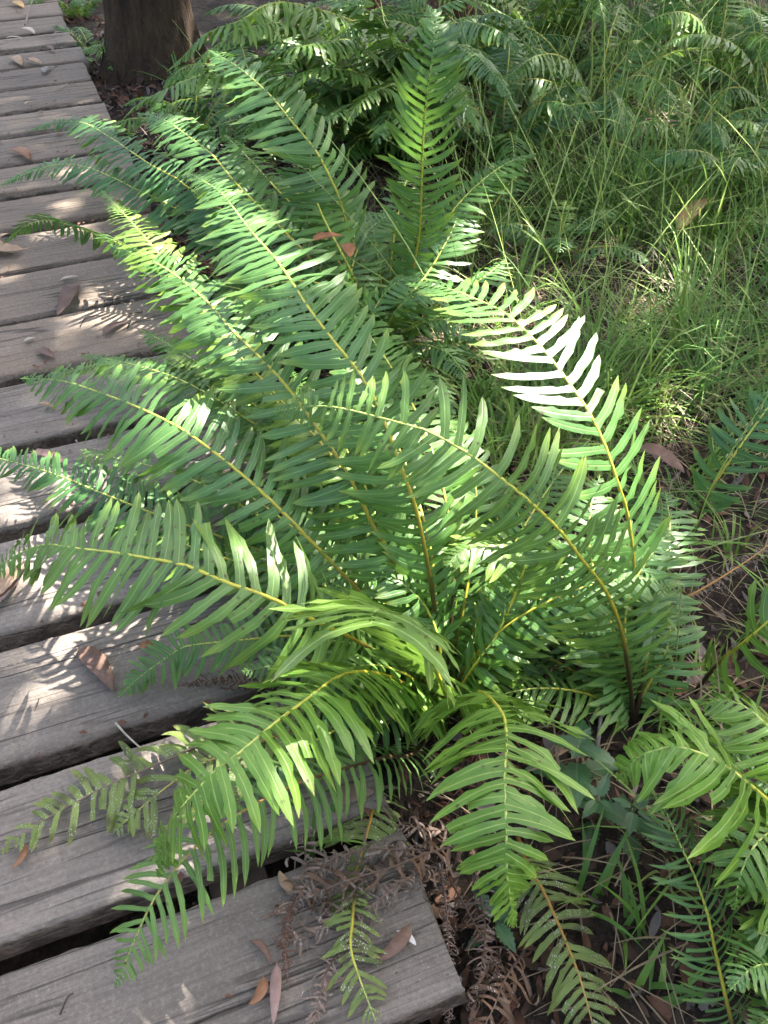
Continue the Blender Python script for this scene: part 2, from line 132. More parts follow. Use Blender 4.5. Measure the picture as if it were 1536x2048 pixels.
    ('back',[(0.455,1.598,-0.13),(0.442,1.61,-0.05),(0.42,1.63,0.026),(0.386,1.661,0.092),(0.339,1.704,0.144),(0.283,1.755,0.175),(0.223,1.81,0.18),(0.165,1.862,0.157)],0.065,0.08,'mid',{'b0':0.55}),
    ('back',[(0.455,1.598,-0.13),(0.427,1.638,-0.075),(0.394,1.684,-0.029),(0.355,1.738,0.003),(0.314,1.797,0.016),(0.272,1.857,0.007),(0.233,1.911,-0.024),(0.203,1.953,-0.076)],0.065,0.08,'mid',{'b0':0.55}),
    ('back',[(0.455,1.598,-0.13),(0.439,1.634,-0.04),(0.419,1.681,0.045),(0.391,1.743,0.116),(0.358,1.819,0.17),(0.32,1.905,0.199),(0.28,1.995,0.2),(0.242,2.081,0.171)],0.065,0.08,'mid2',{'b0':0.55}),
    ('back',[(0.455,1.598,-0.13),(0.449,1.635,-0.044),(0.441,1.681,0.037),(0.431,1.74,0.109),(0.419,1.812,0.168),(0.405,1.895,0.209),(0.39,1.985,0.23),(0.375,2.077,0.227)],0.065,0.08,'mid2',{'b0':0.55}),
    ('back',[(0.455,1.598,-0.13),(0.463,1.669,-0.052),(0.473,1.752,0.013),(0.484,1.848,0.057),(0.496,1.952,0.072),(0.508,2.056,0.054),(0.519,2.148,0.003),(0.527,2.217,-0.077)],0.065,0.08,'mid',{'b0':0.55}),
    ('back',[(0.455,1.598,-0.13),(0.459,1.616,-0.063),(0.465,1.645,0.001),(0.475,1.687,0.055),(0.487,1.743,0.095),(0.501,1.808,0.116),(0.516,1.876,0.114),(0.53,1.939,0.088)],0.065,0.08,'mid',{'b0':0.55}),
    ('back',[(0.455,1.598,-0.13),(0.472,1.625,-0.052),(0.494,1.661,0.021),(0.522,1.708,0.085),(0.558,1.765,0.135),(0.599,1.831,0.167),(0.642,1.903,0.178),(0.686,1.973,0.165)],0.065,0.08,'mid2',{'b0':0.55}),
    ('back',[(0.455,1.598,-0.13),(0.483,1.626,-0.079),(0.516,1.659,-0.035),(0.556,1.699,-0.004),(0.6,1.744,0.012),(0.645,1.789,0.007),(0.687,1.831,-0.018),(0.72,1.865,-0.061)],0.065,0.08,'mid',{'b0':0.55}),
    ('back',[(0.455,1.598,-0.13),(0.495,1.626,-0.065),(0.542,1.658,-0.007),(0.598,1.698,0.036),(0.662,1.742,0.06),(0.729,1.788,0.062),(0.793,1.833,0.039),(0.847,1.87,-0.008)],0.065,0.08,'mid2',{'b0':0.55}),
    ('back',[(0.455,1.598,-0.13),(0.498,1.614,-0.039),(0.551,1.633,0.046),(0.616,1.656,0.121),(0.693,1.684,0.182),(0.78,1.716,0.224),(0.874,1.75,0.245),(0.97,1.784,0.24)],0.065,0.08,'dark',{'b0':0.55}),
    ('top',[(1.337,3.698,-0.13),(1.019,3.155,0.2),(0.841,2.946,0.32),(0.715,2.858,0.38),(0.591,2.808,0.425),(0.51,2.787,0.43),(0.399,2.677,0.42),(0.3,2.712,0.39),(0.223,2.727,0.33),(0.163,2.758,0.28)],0.11,0.12,'mid2',{'fold':0.7,'dens':1.1}),
    ('top',[(1.337,3.698,-0.13),(0.79,2.855,0.1),(0.511,2.676,0.25),(0.283,2.631,0.29),(0.213,2.642,0.285),(0.146,2.631,0.27),(0.054,2.69,0.22),(-0.011,2.729,0.16)],0.1,0.15,'mid2',{'fold':0.45,'dens':1.1}),
    ('top',[(1.337,3.698,-0.13),(0.943,2.907,0.1),(0.727,2.664,0.18),(0.64,2.663,0.21),(0.592,2.787,0.21),(0.523,2.86,0.19),(0.467,2.927,0.17)],0.09,0.2,'blue',{}),
    ('top',[(1.337,3.698,-0.13),(1.147,3.018,0.15),(1.202,2.875,0.28),(1.234,2.7,0.32),(1.27,2.581,0.31),(1.313,2.477,0.27)],0.1,0.12,'mid',{'fold':0.8}),
    ('top',[(1.337,3.698,-0.13),(1.059,2.925,0.15),(0.885,2.564,0.22),(0.722,2.407,0.24),(0.644,2.376,0.2),(0.611,2.335,0.15)],0.08,0.25,'bright',{'fold':0.2}),
    ('top',[(1.337,3.698,-0.13),(1.018,2.946,0.2),(0.939,2.838,0.3),(0.851,2.795,0.35),(0.763,2.747,0.34),(0.659,2.65,0.3)],0.1,0.12,'mid',{'fold':0.7}),
    ('top',[(1.337,3.698,-0.13),(0.876,2.937,0.1),(0.628,2.633,0.17),(0.496,2.537,0.17),(0.381,2.501,0.12)],0.09,0.12,'mid',{'fold':0.4}),
    ('top',[(1.337,3.698,-0.13),(1.056,2.798,0.1),(1.006,2.468,0.17),(1.022,2.309,0.17),(1.089,2.256,0.1)],0.09,0.12,'mid',{'fold':0.6}),
    ('top',[(1.337,3.698,-0.13),(0.934,2.735,0.1),(0.789,2.409,0.17),(0.698,2.26,0.17),(0.677,2.296,0.1)],0.1,0.2,'mid',{'fold':0.4}),
    ('top',[(1.337,3.698,-0.13),(0.926,2.858,0.2),(0.752,2.668,0.33),(0.584,2.561,0.36),(0.469,2.618,0.33),(0.387,2.77,0.27)],0.09,0.1,'mid2',{'fold':0.4}),
    ('top',[(1.337,3.698,-0.13),(1.125,2.966,0.2),(1.055,2.473,0.33),(1.024,2.159,0.33),(1.052,2.039,0.25)],0.09,0.1,'mid',{'fold':0.4}),
    ('top',[(1.337,3.698,-0.13),(0.981,2.711,0.2),(0.944,2.376,0.28),(0.919,2.136,0.28),(0.914,2.016,0.22)],0.09,0.1,'mid2',{'fold':0.4}),
    ('top',[(1.337,3.698,-0.13),(0.952,2.777,0.25),(0.826,2.585,0.4),(0.745,2.587,0.45),(0.692,2.724,0.44),(0.597,2.753,0.4)],0.09,0.1,'mid',{'fold':0.4}),
    ('top',[(1.337,3.698,-0.13),(0.922,2.799,0.15),(0.7,2.575,0.27),(0.577,2.555,0.29),(0.483,2.58,0.25),(0.403,2.612,0.19)],0.09,0.1,'mid2',{'fold':0.4}),
    ('top',[(1.337,3.698,-0.13),(0.991,2.829,0.2),(0.996,2.663,0.35),(1.05,2.588,0.42),(1.164,2.604,0.42),(1.267,2.585,0.37)],0.09,0.1,'mid',{'fold':0.4}),
    ('top',[(1.337,3.698,-0.13),(0.904,2.805,0.1),(0.683,2.49,0.19),(0.559,2.366,0.2),(0.478,2.325,0.15)],0.09,0.1,'mid',{'fold':0.4}),
    ('top',[(1.337,3.698,-0.13),(0.982,2.761,0.12),(0.842,2.371,0.19),(0.802,2.155,0.19),(0.825,2.091,0.12)],0.09,0.1,'mid2',{'fold':0.4}),
    ('top',[(1.337,3.698,-0.13),(0.854,2.77,0.15),(0.644,2.657,0.3),(0.485,2.664,0.36),(0.357,2.744,0.34),(0.265,2.805,0.29)],0.09,0.1,'mid',{'fold':0.4}),
    ('top',[(1.337,3.698,-0.13),(0.876,2.88,0.15),(0.657,2.795,0.34),(0.463,2.687,0.4),(0.287,2.637,0.36),(0.188,2.584,0.3)],0.09,0.1,'mid2',{'fold':0.4}),
    ('edge',[(0.548,0.021,-0.12),(0.421,-0.01,0.08),(0.335,0.002,0.19),(0.298,0.016,0.235),(0.277,0.032,0.255),(0.257,0.047,0.265),(0.242,0.064,0.265),(0.22,0.078,0.255),(0.195,0.085,0.235),(0.177,0.086,0.2)],0.098,0.08,'lime',{'fold':0.45,'dens':1.4,'ang0':-35,'b0':0.8}),
    ('edge',[(0.251,-0.189,-0.12),(0.238,-0.136,-0.02),(0.236,-0.091,0.04),(0.234,-0.056,0.09),(0.228,-0.024,0.13),(0.22,0.003,0.16),(0.224,0.044,0.17),(0.227,0.077,0.16)],0.045,0.12,'mid',{'narrow':0.6}),
    ('edge',[(0.532,0.321,-0.1),(0.554,0.314,-0.02),(0.566,0.293,0.05),(0.594,0.286,0.1),(0.636,0.286,0.14),(0.708,0.303,0.14)],0.08,0.12,'mid2',{}),
    ('edge',[(0.771,0.66,-0.1),(0.781,0.666,-0.04),(0.805,0.676,0.01),(0.835,0.681,0.06),(0.875,0.695,0.1),(0.913,0.706,0.14),(0.979,0.727,0.17)],0.075,0.12,'blue',{}),
    ('edge',[(0.548,0.021,-0.12),(0.375,-0.069,0.05),(0.324,-0.064,0.12),(0.293,-0.054,0.15),(0.265,-0.041,0.16),(0.242,-0.042,0.14)],0.07,0.15,'mid2',{'fold':0.6}),
    ('edge',[(0.548,0.021,-0.12),(0.462,0.039,0.1),(0.417,0.073,0.17),(0.39,0.111,0.2),(0.37,0.135,0.2),(0.348,0.151,0.18)],0.07,0.15,'lime',{'fold':0.5}),
    ('edge',[(0.548,0.021,-0.12),(0.39,-0.092,0.0),(0.326,-0.109,0.05),(0.282,-0.103,0.09),(0.257,-0.085,0.1)],0.06,0.15,'mid',{'fold':0.4}),
    ('edge',[(0.548,0.021,-0.12),(0.331,-0.134,0.0),(0.27,-0.13,0.08),(0.226,-0.135,0.12),(0.192,-0.145,0.12)],0.06,0.1,'mid',{'b0':0.5}),
    ('edge',[(0.548,0.021,-0.12),(0.398,-0.01,0.12),(0.334,-0.026,0.18),(0.279,-0.043,0.2),(0.252,-0.06,0.18),(0.242,-0.079,0.14)],0.07,0.1,'mid2',{'b0':0.5}),
    ('edge',[(0.548,0.021,-0.12),(0.431,0.032,0.08),(0.388,0.055,0.12),(0.373,0.102,0.13),(0.385,0.154,0.11)],0.06,0.1,'mid',{'b0':0.5}),
    ('edge',[(0.548,0.021,-0.12),(0.333,-0.154,-0.03),(0.269,-0.166,0.02),(0.223,-0.172,0.04)],0.05,0.1,'mid',{'b0':0.5}),
    ('oldfront',[(0.131,0.208,-0.1),(0.11,0.132,-0.06),(0.109,0.089,-0.05),(0.105,0.025,-0.05),(0.099,-0.024,-0.05),(0.09,-0.073,-0.06),(0.082,-0.109,-0.07)],0.05,0.1,'old',{'rachis':'orange','holes':0.1}),
    ('oldfront',[(-0.037,0.339,-0.06),(-0.076,0.266,-0.01),(-0.097,0.232,0.0),(-0.118,0.201,0.0),(-0.144,0.167,0.0),(-0.162,0.134,0.01)],0.055,0.1,'old',{'rachis':'orange','holes':0.15}),
    ('oldfront',[(-0.134,0.172,0.01),(-0.145,0.145,0.025),(-0.159,0.113,0.03),(-0.171,0.085,0.03),(-0.173,0.056,0.028),(-0.172,0.03,0.022),(-0.17,0.0,0.012)],0.034,0.05,'old',{'holes':0.25}),
    ('stipe',[(0.558,0.495,-0.11),(0.589,0.484,-0.07),(0.667,0.487,-0.05),(0.784,0.516,-0.05),(0.883,0.554,-0.06)],0.03,0.1,'dead',{'rachis':'orange','curl':1.0,'holes':0.2}),
    ('dead',[(0.057,0.183,-0.05),(0.004,0.173,0.0),(-0.044,0.167,0.02),(-0.089,0.162,0.03),(-0.123,0.165,0.03),(-0.157,0.169,0.025),(-0.211,0.169,0.02),(-0.266,0.167,0.012)],0.05,0.05,'dead',{'curl':1.0,'rachis':'brown'}),
    ('dead',[(-0.171,0.273,0.02),(-0.185,0.232,0.02),(-0.19,0.197,0.02),(-0.187,0.159,0.02),(-0.179,0.122,0.02)],0.035,0.05,'deadgrey',{'curl':1.2,'rachis':'brown'}),
    ('dead',[(-0.207,0.182,0.02),(-0.234,0.15,0.02),(-0.247,0.116,0.02),(-0.255,0.075,0.012)],0.014,0.02,'rust',{'curl':1.2,'rachis':'brown'}),
    ('dead',[(-0.173,0.102,0.015),(-0.207,0.072,0.02),(-0.223,0.05,0.02),(-0.243,0.018,0.015)],0.028,0.02,'deadgrey',{'curl':1.0,'rachis':'brown'}),
    ('dead',[(-0.018,0.157,-0.02),(-0.032,0.101,-0.03),(-0.051,0.051,-0.04),(-0.068,0.01,-0.05),(-0.087,-0.029,-0.06)],0.02,0.02,'deadgrey',{'curl':1.2,'rachis':'brown'}),
    ('dead',[(-0.096,0.182,0.02),(-0.149,0.149,0.025),(-0.191,0.127,0.02),(-0.232,0.125,0.015),(-0.266,0.146,0.012)],0.032,0.05,'deadgrey',{'curl':1.2,'rachis':'brown'}),
    ('dead',[(-0.004,0.152,-0.05),(0.007,0.09,-0.07),(0.012,0.023,-0.08),(-0.006,-0.041,-0.08)],0.03,0.05,'dead',{'curl':1.1,'rachis':'brown'}),
    ('dead',[(0.092,0.403,-0.1),(-0.043,0.454,0.0),(-0.14,0.508,0.02),(-0.225,0.559,0.012),(-0.295,0.577,0.008)],0.03,0.3,'rust',{'curl':1.3,'rachis':'brown'}),
    ('dead',[(0.057,0.039,-0.08),(0.008,0.006,-0.05),(-0.019,-0.019,-0.04),(-0.05,-0.041,-0.05)],0.05,0.1,'dead',{'curl':0.9,'rachis':'brown'}),
    ('dead',[(0.08,0.228,-0.07),(0.013,0.225,-0.05),(-0.044,0.239,-0.02),(-0.098,0.256,0.0)],0.04,0.05,'deadgrey',{'curl':1.1,'rachis':'brown'}),
    ('dead',[(0.001,0.165,-0.02),(-0.06,0.145,0.02),(-0.108,0.131,0.03),(-0.148,0.114,0.025),(-0.177,0.09,0.015)],0.03,0.03,'deadgrey',{'curl':1.2,'rachis':'brown'}),
    ('dead',[(-0.023,0.179,0.0),(-0.074,0.183,0.03),(-0.112,0.195,0.035),(-0.159,0.201,0.03),(-0.204,0.194,0.02)],0.04,0.03,'deadgrey',{'curl':1.2,'rachis':'brown'}),
    ('dead',[(0.037,0.156,-0.06),(0.019,0.085,-0.07),(-0.013,0.032,-0.08),(-0.049,-0.015,-0.09)],0.03,0.03,'deadgrey',{'curl':1.2,'rachis':'brown'}),
    ('dead',[(-0.13,0.205,0.03),(-0.176,0.193,0.03),(-0.217,0.171,0.02),(-0.246,0.145,0.012)],0.03,0.03,'deadgrey',{'curl':1.2,'rachis':'brown'}),
    ('dead',[(0.111,0.222,-0.08),(0.18,0.273,-0.09),(0.256,0.328,-0.1),(0.347,0.356,-0.1)],0.04,0.03,'rust',{'curl':1.2,'rachis':'brown'}),
    ('dead',[(0.071,0.395,-0.09),(0.133,0.337,-0.1),(0.057,0.284,-0.09),(-0.011,0.224,-0.06)],0.04,0.03,'rust',{'curl':1.2,'rachis':'brown'}),
]
DEAD_LEAVES = [
    ((-0.434, 0.716, 0.004), (-0.388, 0.601, 0.004), 0.26, 'brown', 0.5, 'reddish brown curved gum leaf alone on the third plank from the front'),
    ((-0.555, 0.87, 0.006), (-0.485, 0.955, 0.006), 0.28, 'tan', 0.2, 'large pale tan spotted leaf at the left edge of the fourth plank'),
    ((-0.563, 0.855, 0.003), (-0.509, 0.91, 0.003), 0.3, 'pinkish', 0.1, 'pinkish brown leaf tucked under the large tan leaf at the left edge'),
    ((-0.336, 0.673, 0.004), (-0.308, 0.673, 0.004), 0.5, 'rust', 0.8, 'small rusty leaf just right of the curved gum leaf, beside the frond tip'),
    ((-0.282, 1.998, 0.004), (-0.345, 1.833, 0.004), 0.24, 'red', 0.4, 'reddish leaf folded over the edge of a plank, stem pointing up right'),
    ((-0.377, 2.252, 0.004), (-0.412, 2.342, 0.004), 0.3, 'tan', 3.2, 'tan leaf curled into a ring under a drooping frond tip'),
    ((-0.318, 2.022, 0.004), (-0.269, 2.028, 0.004), 0.24, 'pale', 0.2, 'slim pale leaf lying just above the folded reddish leaf'),
    ((-0.252, 1.691, 0.004), (-0.182, 1.739, 0.004), 0.26, 'red', 0.5, 'reddish leaf with long curled stalk beside the fern on the plank'),
    ((-0.413, 1.691, 0.004), (-0.372, 1.634, 0.004), 0.34, 'red', 0.3, 'small red leaf above the sunlit tip of a frond'),
    ((-0.435, 1.739, 0.004), (-0.407, 1.747, 0.004), 0.32, 'pale', 0.1, 'tiny whitish leaf on a mid plank left of the small red leaf'),
    ((-0.459, 1.284, 0.004), (-0.39, 1.217, 0.004), 0.22, 'pinkish', 0.3, 'narrow pinkish leaf on the plank just above the lowest left frond'),
    ((-0.283, 2.295, 0.004), (-0.244, 2.289, 0.004), 0.22, 'pale', 0.2, 'thin pale sliver leaf right of the ring shaped leaf'),
    ((-0.427, 1.456, 0.004), (-0.392, 1.421, 0.004), 0.2, 'tan', 0.8, 'thin bowed tan leaf on the sun dappled plank'),
    ((-0.379, 3.06, 0.004), (-0.319, 2.938, 0.004), 0.32, 'rust', 0.7, 'orange brown leaf hanging over a plank gap at the left edge'),
    ((-0.297, 4.175, 0.004), (-0.259, 4.028, 0.004), 0.3, 'tan', 0.3, 'tan leaf left of another tan leaf on a far plank'),
    ((-0.24, 4.111, 0.004), (-0.174, 4.006, 0.004), 0.25, 'tan', 0.3, 'longer tan leaf on a far plank, right of a shorter tan leaf'),
    ((-0.14, 4.273, 0.004), (-0.109, 4.194, 0.004), 0.3, 'red', 0.3, 'small reddish leaf near the ends of the far planks'),
    ((-0.178, 3.877, 0.004), (-0.132, 3.957, 0.004), 0.3, 'grey', 1.5, 'crumpled grey leaf on a far plank by its gap'),
    ((-0.235, 5.144, 0.004), (-0.171, 5.009, 0.004), 0.35, 'yellow', 0.3, 'yellowish leaf on the farthest plank in view'),
    ((-0.221, 4.622, 0.004), (-0.163, 4.506, 0.004), 0.25, 'pale', 0.6, 'pale grey crumpled leaf among the litter on the far planks'),
    ((-0.298, 4.479, 0.004), (-0.222, 4.462, 0.004), 0.22, 'pale', 0.5, 'pale leaf at the far left of the far plank litter'),
    ((-0.081, 4.469, 0.004), (-0.038, 4.485, 0.004), 0.35, 'grey', 0.4, 'rounded grey green leaf near the far plank end'),
    ((-0.288, 3.516, 0.004), (-0.253, 3.538, 0.004), 0.3, 'tan', 1.2, 'small hooked tan leaf at the far edge of a mid far plank'),
    ((-0.25, 3.416, 0.004), (-0.23, 3.384, 0.004), 0.35, 'brown', 0.4, 'small brown leaf right of the small hooked tan leaf'),
    ((-0.26, 0.111, 0.005), (-0.284, 0.043, 0.005), 0.17, 'pinkish', 0.1, 'long slender reddish leaf lying upright on the nearest plank'),
    ((-0.281, 0.099, 0.006), (-0.306, 0.074, 0.006), 0.34, 'rust', 1.6, 'orange sickle shaped leaf left of the long slender leaf'),
    ((-0.108, 0.09, 0.006), (-0.092, 0.065, 0.006), 0.28, 'white', 0.6, 'white sickle shaped leaf on the nearest plank right of the dead fronds'),
    ((-0.088, 0.092, 0.008), (-0.15, 0.066, 0.008), 0.24, 'brown', 1.0, 'brown rolled leaf under the white sickle leaf on the nearest plank'),
    ((-0.543, 0.388, 0.006), (-0.56, 0.356, 0.006), 0.22, 'rust', 1.8, 'rusty shrivelled leaf on the second plank from the front'),
    ((-0.134, 0.294, 0.0), (-0.065, 0.287, 0.0), 0.42, 'pinkish', 0.3, 'broad pinkish tan leaf under the pale frond, in front of the fern base'),
    ((0.668, 0.775, 0.06), (0.71, 0.667, 0.06), 0.33, 'brown', 0.3, 'large reddish brown leaf lying in the grass behind the right fern'),
    ((1.364, 1.628, 0.0), (1.616, 1.796, 0.0), 0.17, 'yellow', 0.3, 'long yellow tan leaf leaning in the grass'),
    ((0.21, 1.385, 0.3), (0.282, 1.388, 0.3), 0.4, 'orange', 0.4, 'bright orange dead leaf caught among the back fern fronds'),
    ((0.279, 1.371, 0.29), (0.27, 1.305, 0.29), 0.4, 'orange', 0.4, 'small orange leaf hanging below the bright orange leaf'),
    ((0.51, 0.376, -0.105), (0.566, 0.375, -0.105), 0.3, 'red', 0.4, 'red fallen leaf between the right fern and the edge fern'),
    ((0.371, 0.276, -0.105), (0.372, 0.248, -0.105), 0.55, 'orange', 0.3, 'small orange leaf on the litter beside the dark seedling'),
    ((0.236, 0.299, -0.105), (0.279, 0.302, -0.105), 0.4, 'tan', 0.6, 'tan leaf on the soil behind the dark seedling'),
    ((-0.219, 0.063, 0.005), (-0.188, 0.06, 0.005), 0.3, 'pinkish', 0.3, 'pink brown leaf half under the small speckled frond'),
    ((-0.286, 0.147, 0.005), (-0.269, 0.111, 0.005), 0.2, 'brown', 1.2, 'thin curled brown leaf at the left of the dead frond heap'),
    ((-0.215, 0.185, 0.005), (-0.225, 0.221, 0.005), 0.3, 'tan', 0.7, 'tan leaf on the far edge of the nearest plank'),
]
TWIGS = [
    ([(-0.193, 4.675, 0.006), (-0.156, 4.857, 0.02), (-0.117, 5.053, 0.03)], 0.004, 'grey stick leaning among litter on the far planks'),
    ([(-0.394, 0.543, 0.004), (-0.383, 0.515, 0.006), (-0.366, 0.479, 0.012)], 0.0022, 'pale broken twig poking over the edge of the third plank'),
    ([(-0.501, 0.636, 0.003), (-0.503, 0.627, 0.004), (-0.506, 0.62, 0.003)], 0.001, 'tiny dark twig below the curved gum leaf'),
    ([(-0.165, 3.652, 0.004), (-0.135, 3.672, 0.006), (-0.101, 3.718, 0.004)], 0.0015, 'straw coloured stalk on a far plank'),
    ([(-0.297, 1.765, 0.003), (-0.277, 1.801, 0.006), (-0.237, 1.799, 0.004)], 0.0016, 'thin bent black stalk on the plank above the sunlit frond'),
    ([(-0.188, 1.712, 0.003), (-0.173, 1.736, 0.012), (-0.174, 1.763, 0.012), (-0.139, 1.777, 0.004)], 0.0018, 'dark hooked stalk beside the reddish leaf'),
    ([(-0.521, 0.148, 0.003), (-0.51, 0.164, 0.005), (-0.503, 0.167, 0.003)], 0.0012, 'fine black root on the nearest plank at left'),
    ([(0.305, 0.269, -0.1), (0.333, 0.31, -0.06), (0.37, 0.378, -0.07), (0.408, 0.461, -0.09)], 0.004, 'grey dead branch standing between the two front ferns'),
    ([(0.455, 2.768, 0.05), (0.482, 2.736, 0.05), (0.512, 2.697, 0.05)], 0.005, 'short white stick behind the back fern'),
]
SUN_PATCHES = [  # spots to keep sunlit; crown leaves over them are left out
    (0.327,0.725,0.45,0.06),
    (0.329,0.646,0.45,0.08),
    (0.344,0.593,0.43,0.09),
    (0.353,0.545,0.41,0.08),
    (0.43,0.624,0.43,0.05),
    (0.296,0.711,0.42,0.06),
    (0.312,0.604,0.4,0.06),
    (0.327,0.494,0.39,0.06),
    (0.368,0.516,0.39,0.04),
    (0.295,0.805,0.45,0.05),
    (0.276,0.859,0.44,0.03),
    (-0.004,1.193,0.52,0.035),
    (0.002,1.036,0.53,0.05),
    (0.007,0.902,0.53,0.05),
    (-0.04,0.949,0.5,0.05),
    (-0.035,1.187,0.5,0.03),
    (0.027,0.819,0.5,0.02),
    (-0.182,1.236,0.43,0.045),
    (-0.144,1.137,0.44,0.05),
    (-0.112,1.027,0.45,0.03),
    (-0.151,1.288,0.45,0.04),
    (-0.14,1.193,0.3,0.05),
    (0.118,1.763,0.33,0.02),
    (0.144,1.689,0.3,0.01),
    (0.01,0.548,0.48,0.0),
    (0.043,0.505,0.49,0.01),
    (0.408,0.457,0.27,0.03),
    (0.444,0.463,0.2,0.01),
    (0.434,0.538,0.15,0.035),
    (0.567,0.515,0.1,0.0),
    (0.337,0.379,0.05,0.02),
    (0.515,0.483,0.1,0.0),
    (-0.476,1.148,0.12,0.0),
    (-0.452,1.517,0.0,-0.01),
    (-0.482,1.408,0.0,-0.015),
    (-0.499,1.166,0.0,-0.01),
    (-0.509,0.714,0.0,-0.012),
    (-0.457,0.671,0.0,-0.012),
    (-0.485,0.63,0.0,-0.01),
    (-0.526,0.596,0.0,-0.01),
    (-0.406,0.695,0.0,-0.01),
    (-0.086,0.906,0.0,0.0),
    (-0.065,0.839,0.0,0.0),
    (-0.125,1.031,0.0,0.0),
    (-0.099,0.972,0.0,0.01),
    (-0.152,2.471,0.25,0.03),
    (-0.067,2.447,0.26,0.03),
    (0.035,2.048,0.36,0.04),
    (0.062,1.883,0.35,0.03),
    (0.56,1.555,0.66,0.02),
    (0.836,2.905,0.35,0.06),
    (0.803,3.002,0.3,0.04),
    (2.165,2.713,0.2,0.05),
    (2.291,2.731,0.2,0.05),
    (1.1,1.63,0.5,0.02),
    (1.305,1.721,0.5,0.02),
    (0.93,1.56,0.45,0.02),
    (0.849,1.572,0.4,0.02),
    (1.036,1.565,0.4,0.02),
    (-0.365,3.485,0.0,0.02),
    (-0.526,0.926,0.0,0.0),
    (-0.348,2.163,0.14,0.03),
    (0.129,0.625,0.1,0.02),
    (0.228,0.755,0.2,0.03),
    (0.25,0.737,0.15,0.03),
    (0.184,0.433,0.4,0.02),
    (-0.495,0.875,0.0,-0.02),
    (0.129,1.161,0.2,0.03),
    (0.081,1.194,0.25,0.02),
    (0.347,1.465,0.2,0.04),
    (0.578,1.525,0.1,0.03),
    (0.635,1.437,0.05,0.03),
    (0.718,1.602,0.2,0.04),
    (0.879,1.533,0.2,0.06),
    (0.763,1.565,0.1,0.05),
    (1.0,1.466,0.1,0.02),
    (1.186,1.436,0.05,0.02),
    (0.942,1.544,0.3,0.05),
    (1.042,1.022,0.05,0.02),
    (1.455,1.601,0.2,0.06),
]
STEMS = [
    ([(2.019, 2.19, -0.1), (1.616, 1.905, 0.25), (1.427, 1.959, 0.42), (1.375, 2.125, 0.5), (1.414, 2.301, 0.52)], 'long straight grass stem slanting from upper left to lower right at the top right'),
    ([(1.269, 2.51, -0.1), (1.311, 2.232, 0.1), (1.306, 2.038, 0.2), (1.355, 1.935, 0.3), (1.481, 1.907, 0.36), (1.605, 1.889, 0.42), (1.758, 1.927, 0.46)], 'pale grass stem slanting up to the right across the top right corner'),
    ([(1.632, 2.3, -0.08), (1.528, 2.187, 0.1), (1.395, 2.032, 0.32), (1.251, 1.855, 0.5)], 'upright grass stem with a white lit spike near the top right'),
    ([(1.76, 2.245, -0.08), (1.604, 2.158, 0.2), (1.514, 2.045, 0.33), (1.486, 1.997, 0.42)], 'short grass stem leaning right beside the shaded fern'),
    ([(1.502, 2.087, -0.1), (1.377, 2.059, 0.1), (1.321, 2.014, 0.25), (1.263, 1.944, 0.36)], 'upright grass stem left of the white lit spike'),
    ([(1.539, 2.115, -0.1), (1.339, 2.045, 0.15), (1.231, 2.076, 0.3), (1.164, 2.252, 0.4), (1.166, 2.331, 0.45)], 'thin arching grass stem with tiny seeds right of the upright frond'),
    ([(1.954, 2.217, -0.1), (1.76, 2.039, 0.2), (1.701, 2.007, 0.36), (1.65, 1.973, 0.48)], 'upright grass stem near the top right corner'),
    ([(1.832, 1.863, -0.1), (1.795, 1.941, 0.15), (1.723, 1.86, 0.3), (1.681, 1.783, 0.38)], 'grass stem bending right at the right edge'),
    ([(0.987, 1.983, -0.1), (0.848, 1.862, 0.1), (0.699, 1.754, 0.3), (0.658, 1.729, 0.4)], 'thin grass stem crossing the upright frond'),
    ([(0.985, 1.436, -0.1), (0.848, 1.571, 0.15), (0.75, 1.626, 0.3), (0.663, 1.626, 0.42)], 'long thin grass stem leaning left behind the upright frond'),
    ([(0.576, 0.681, -0.05), (0.534, 0.661, 0.12), (0.48, 0.63, 0.3), (0.425, 0.576, 0.42)], 'fine upright grass stem standing in front of the white lit frond'),
    ([(0.418, 0.559, -0.05), (0.438, 0.452, 0.1), (0.505, 0.379, 0.2), (0.555, 0.316, 0.28)], 'grass stem stretching right across the right fern'),
    ([(0.625, 0.582, -0.1), (0.624, 0.521, 0.05), (0.626, 0.508, 0.2), (0.676, 0.503, 0.36)], 'grass stem with drooping blade beside the right edge'),
    ([(0.487, 0.322, -0.1), (0.485, 0.336, -0.02), (0.489, 0.372, 0.1), (0.488, 0.376, 0.12)], 'straight green stalk between the right fern and the edge fern'),
    ([(1.178, 1.172, -0.1), (1.146, 1.225, 0.05), (1.049, 1.282, 0.2), (0.955, 1.316, 0.3)], 'grass stem leaning left over the yellow tan leaf'),
]
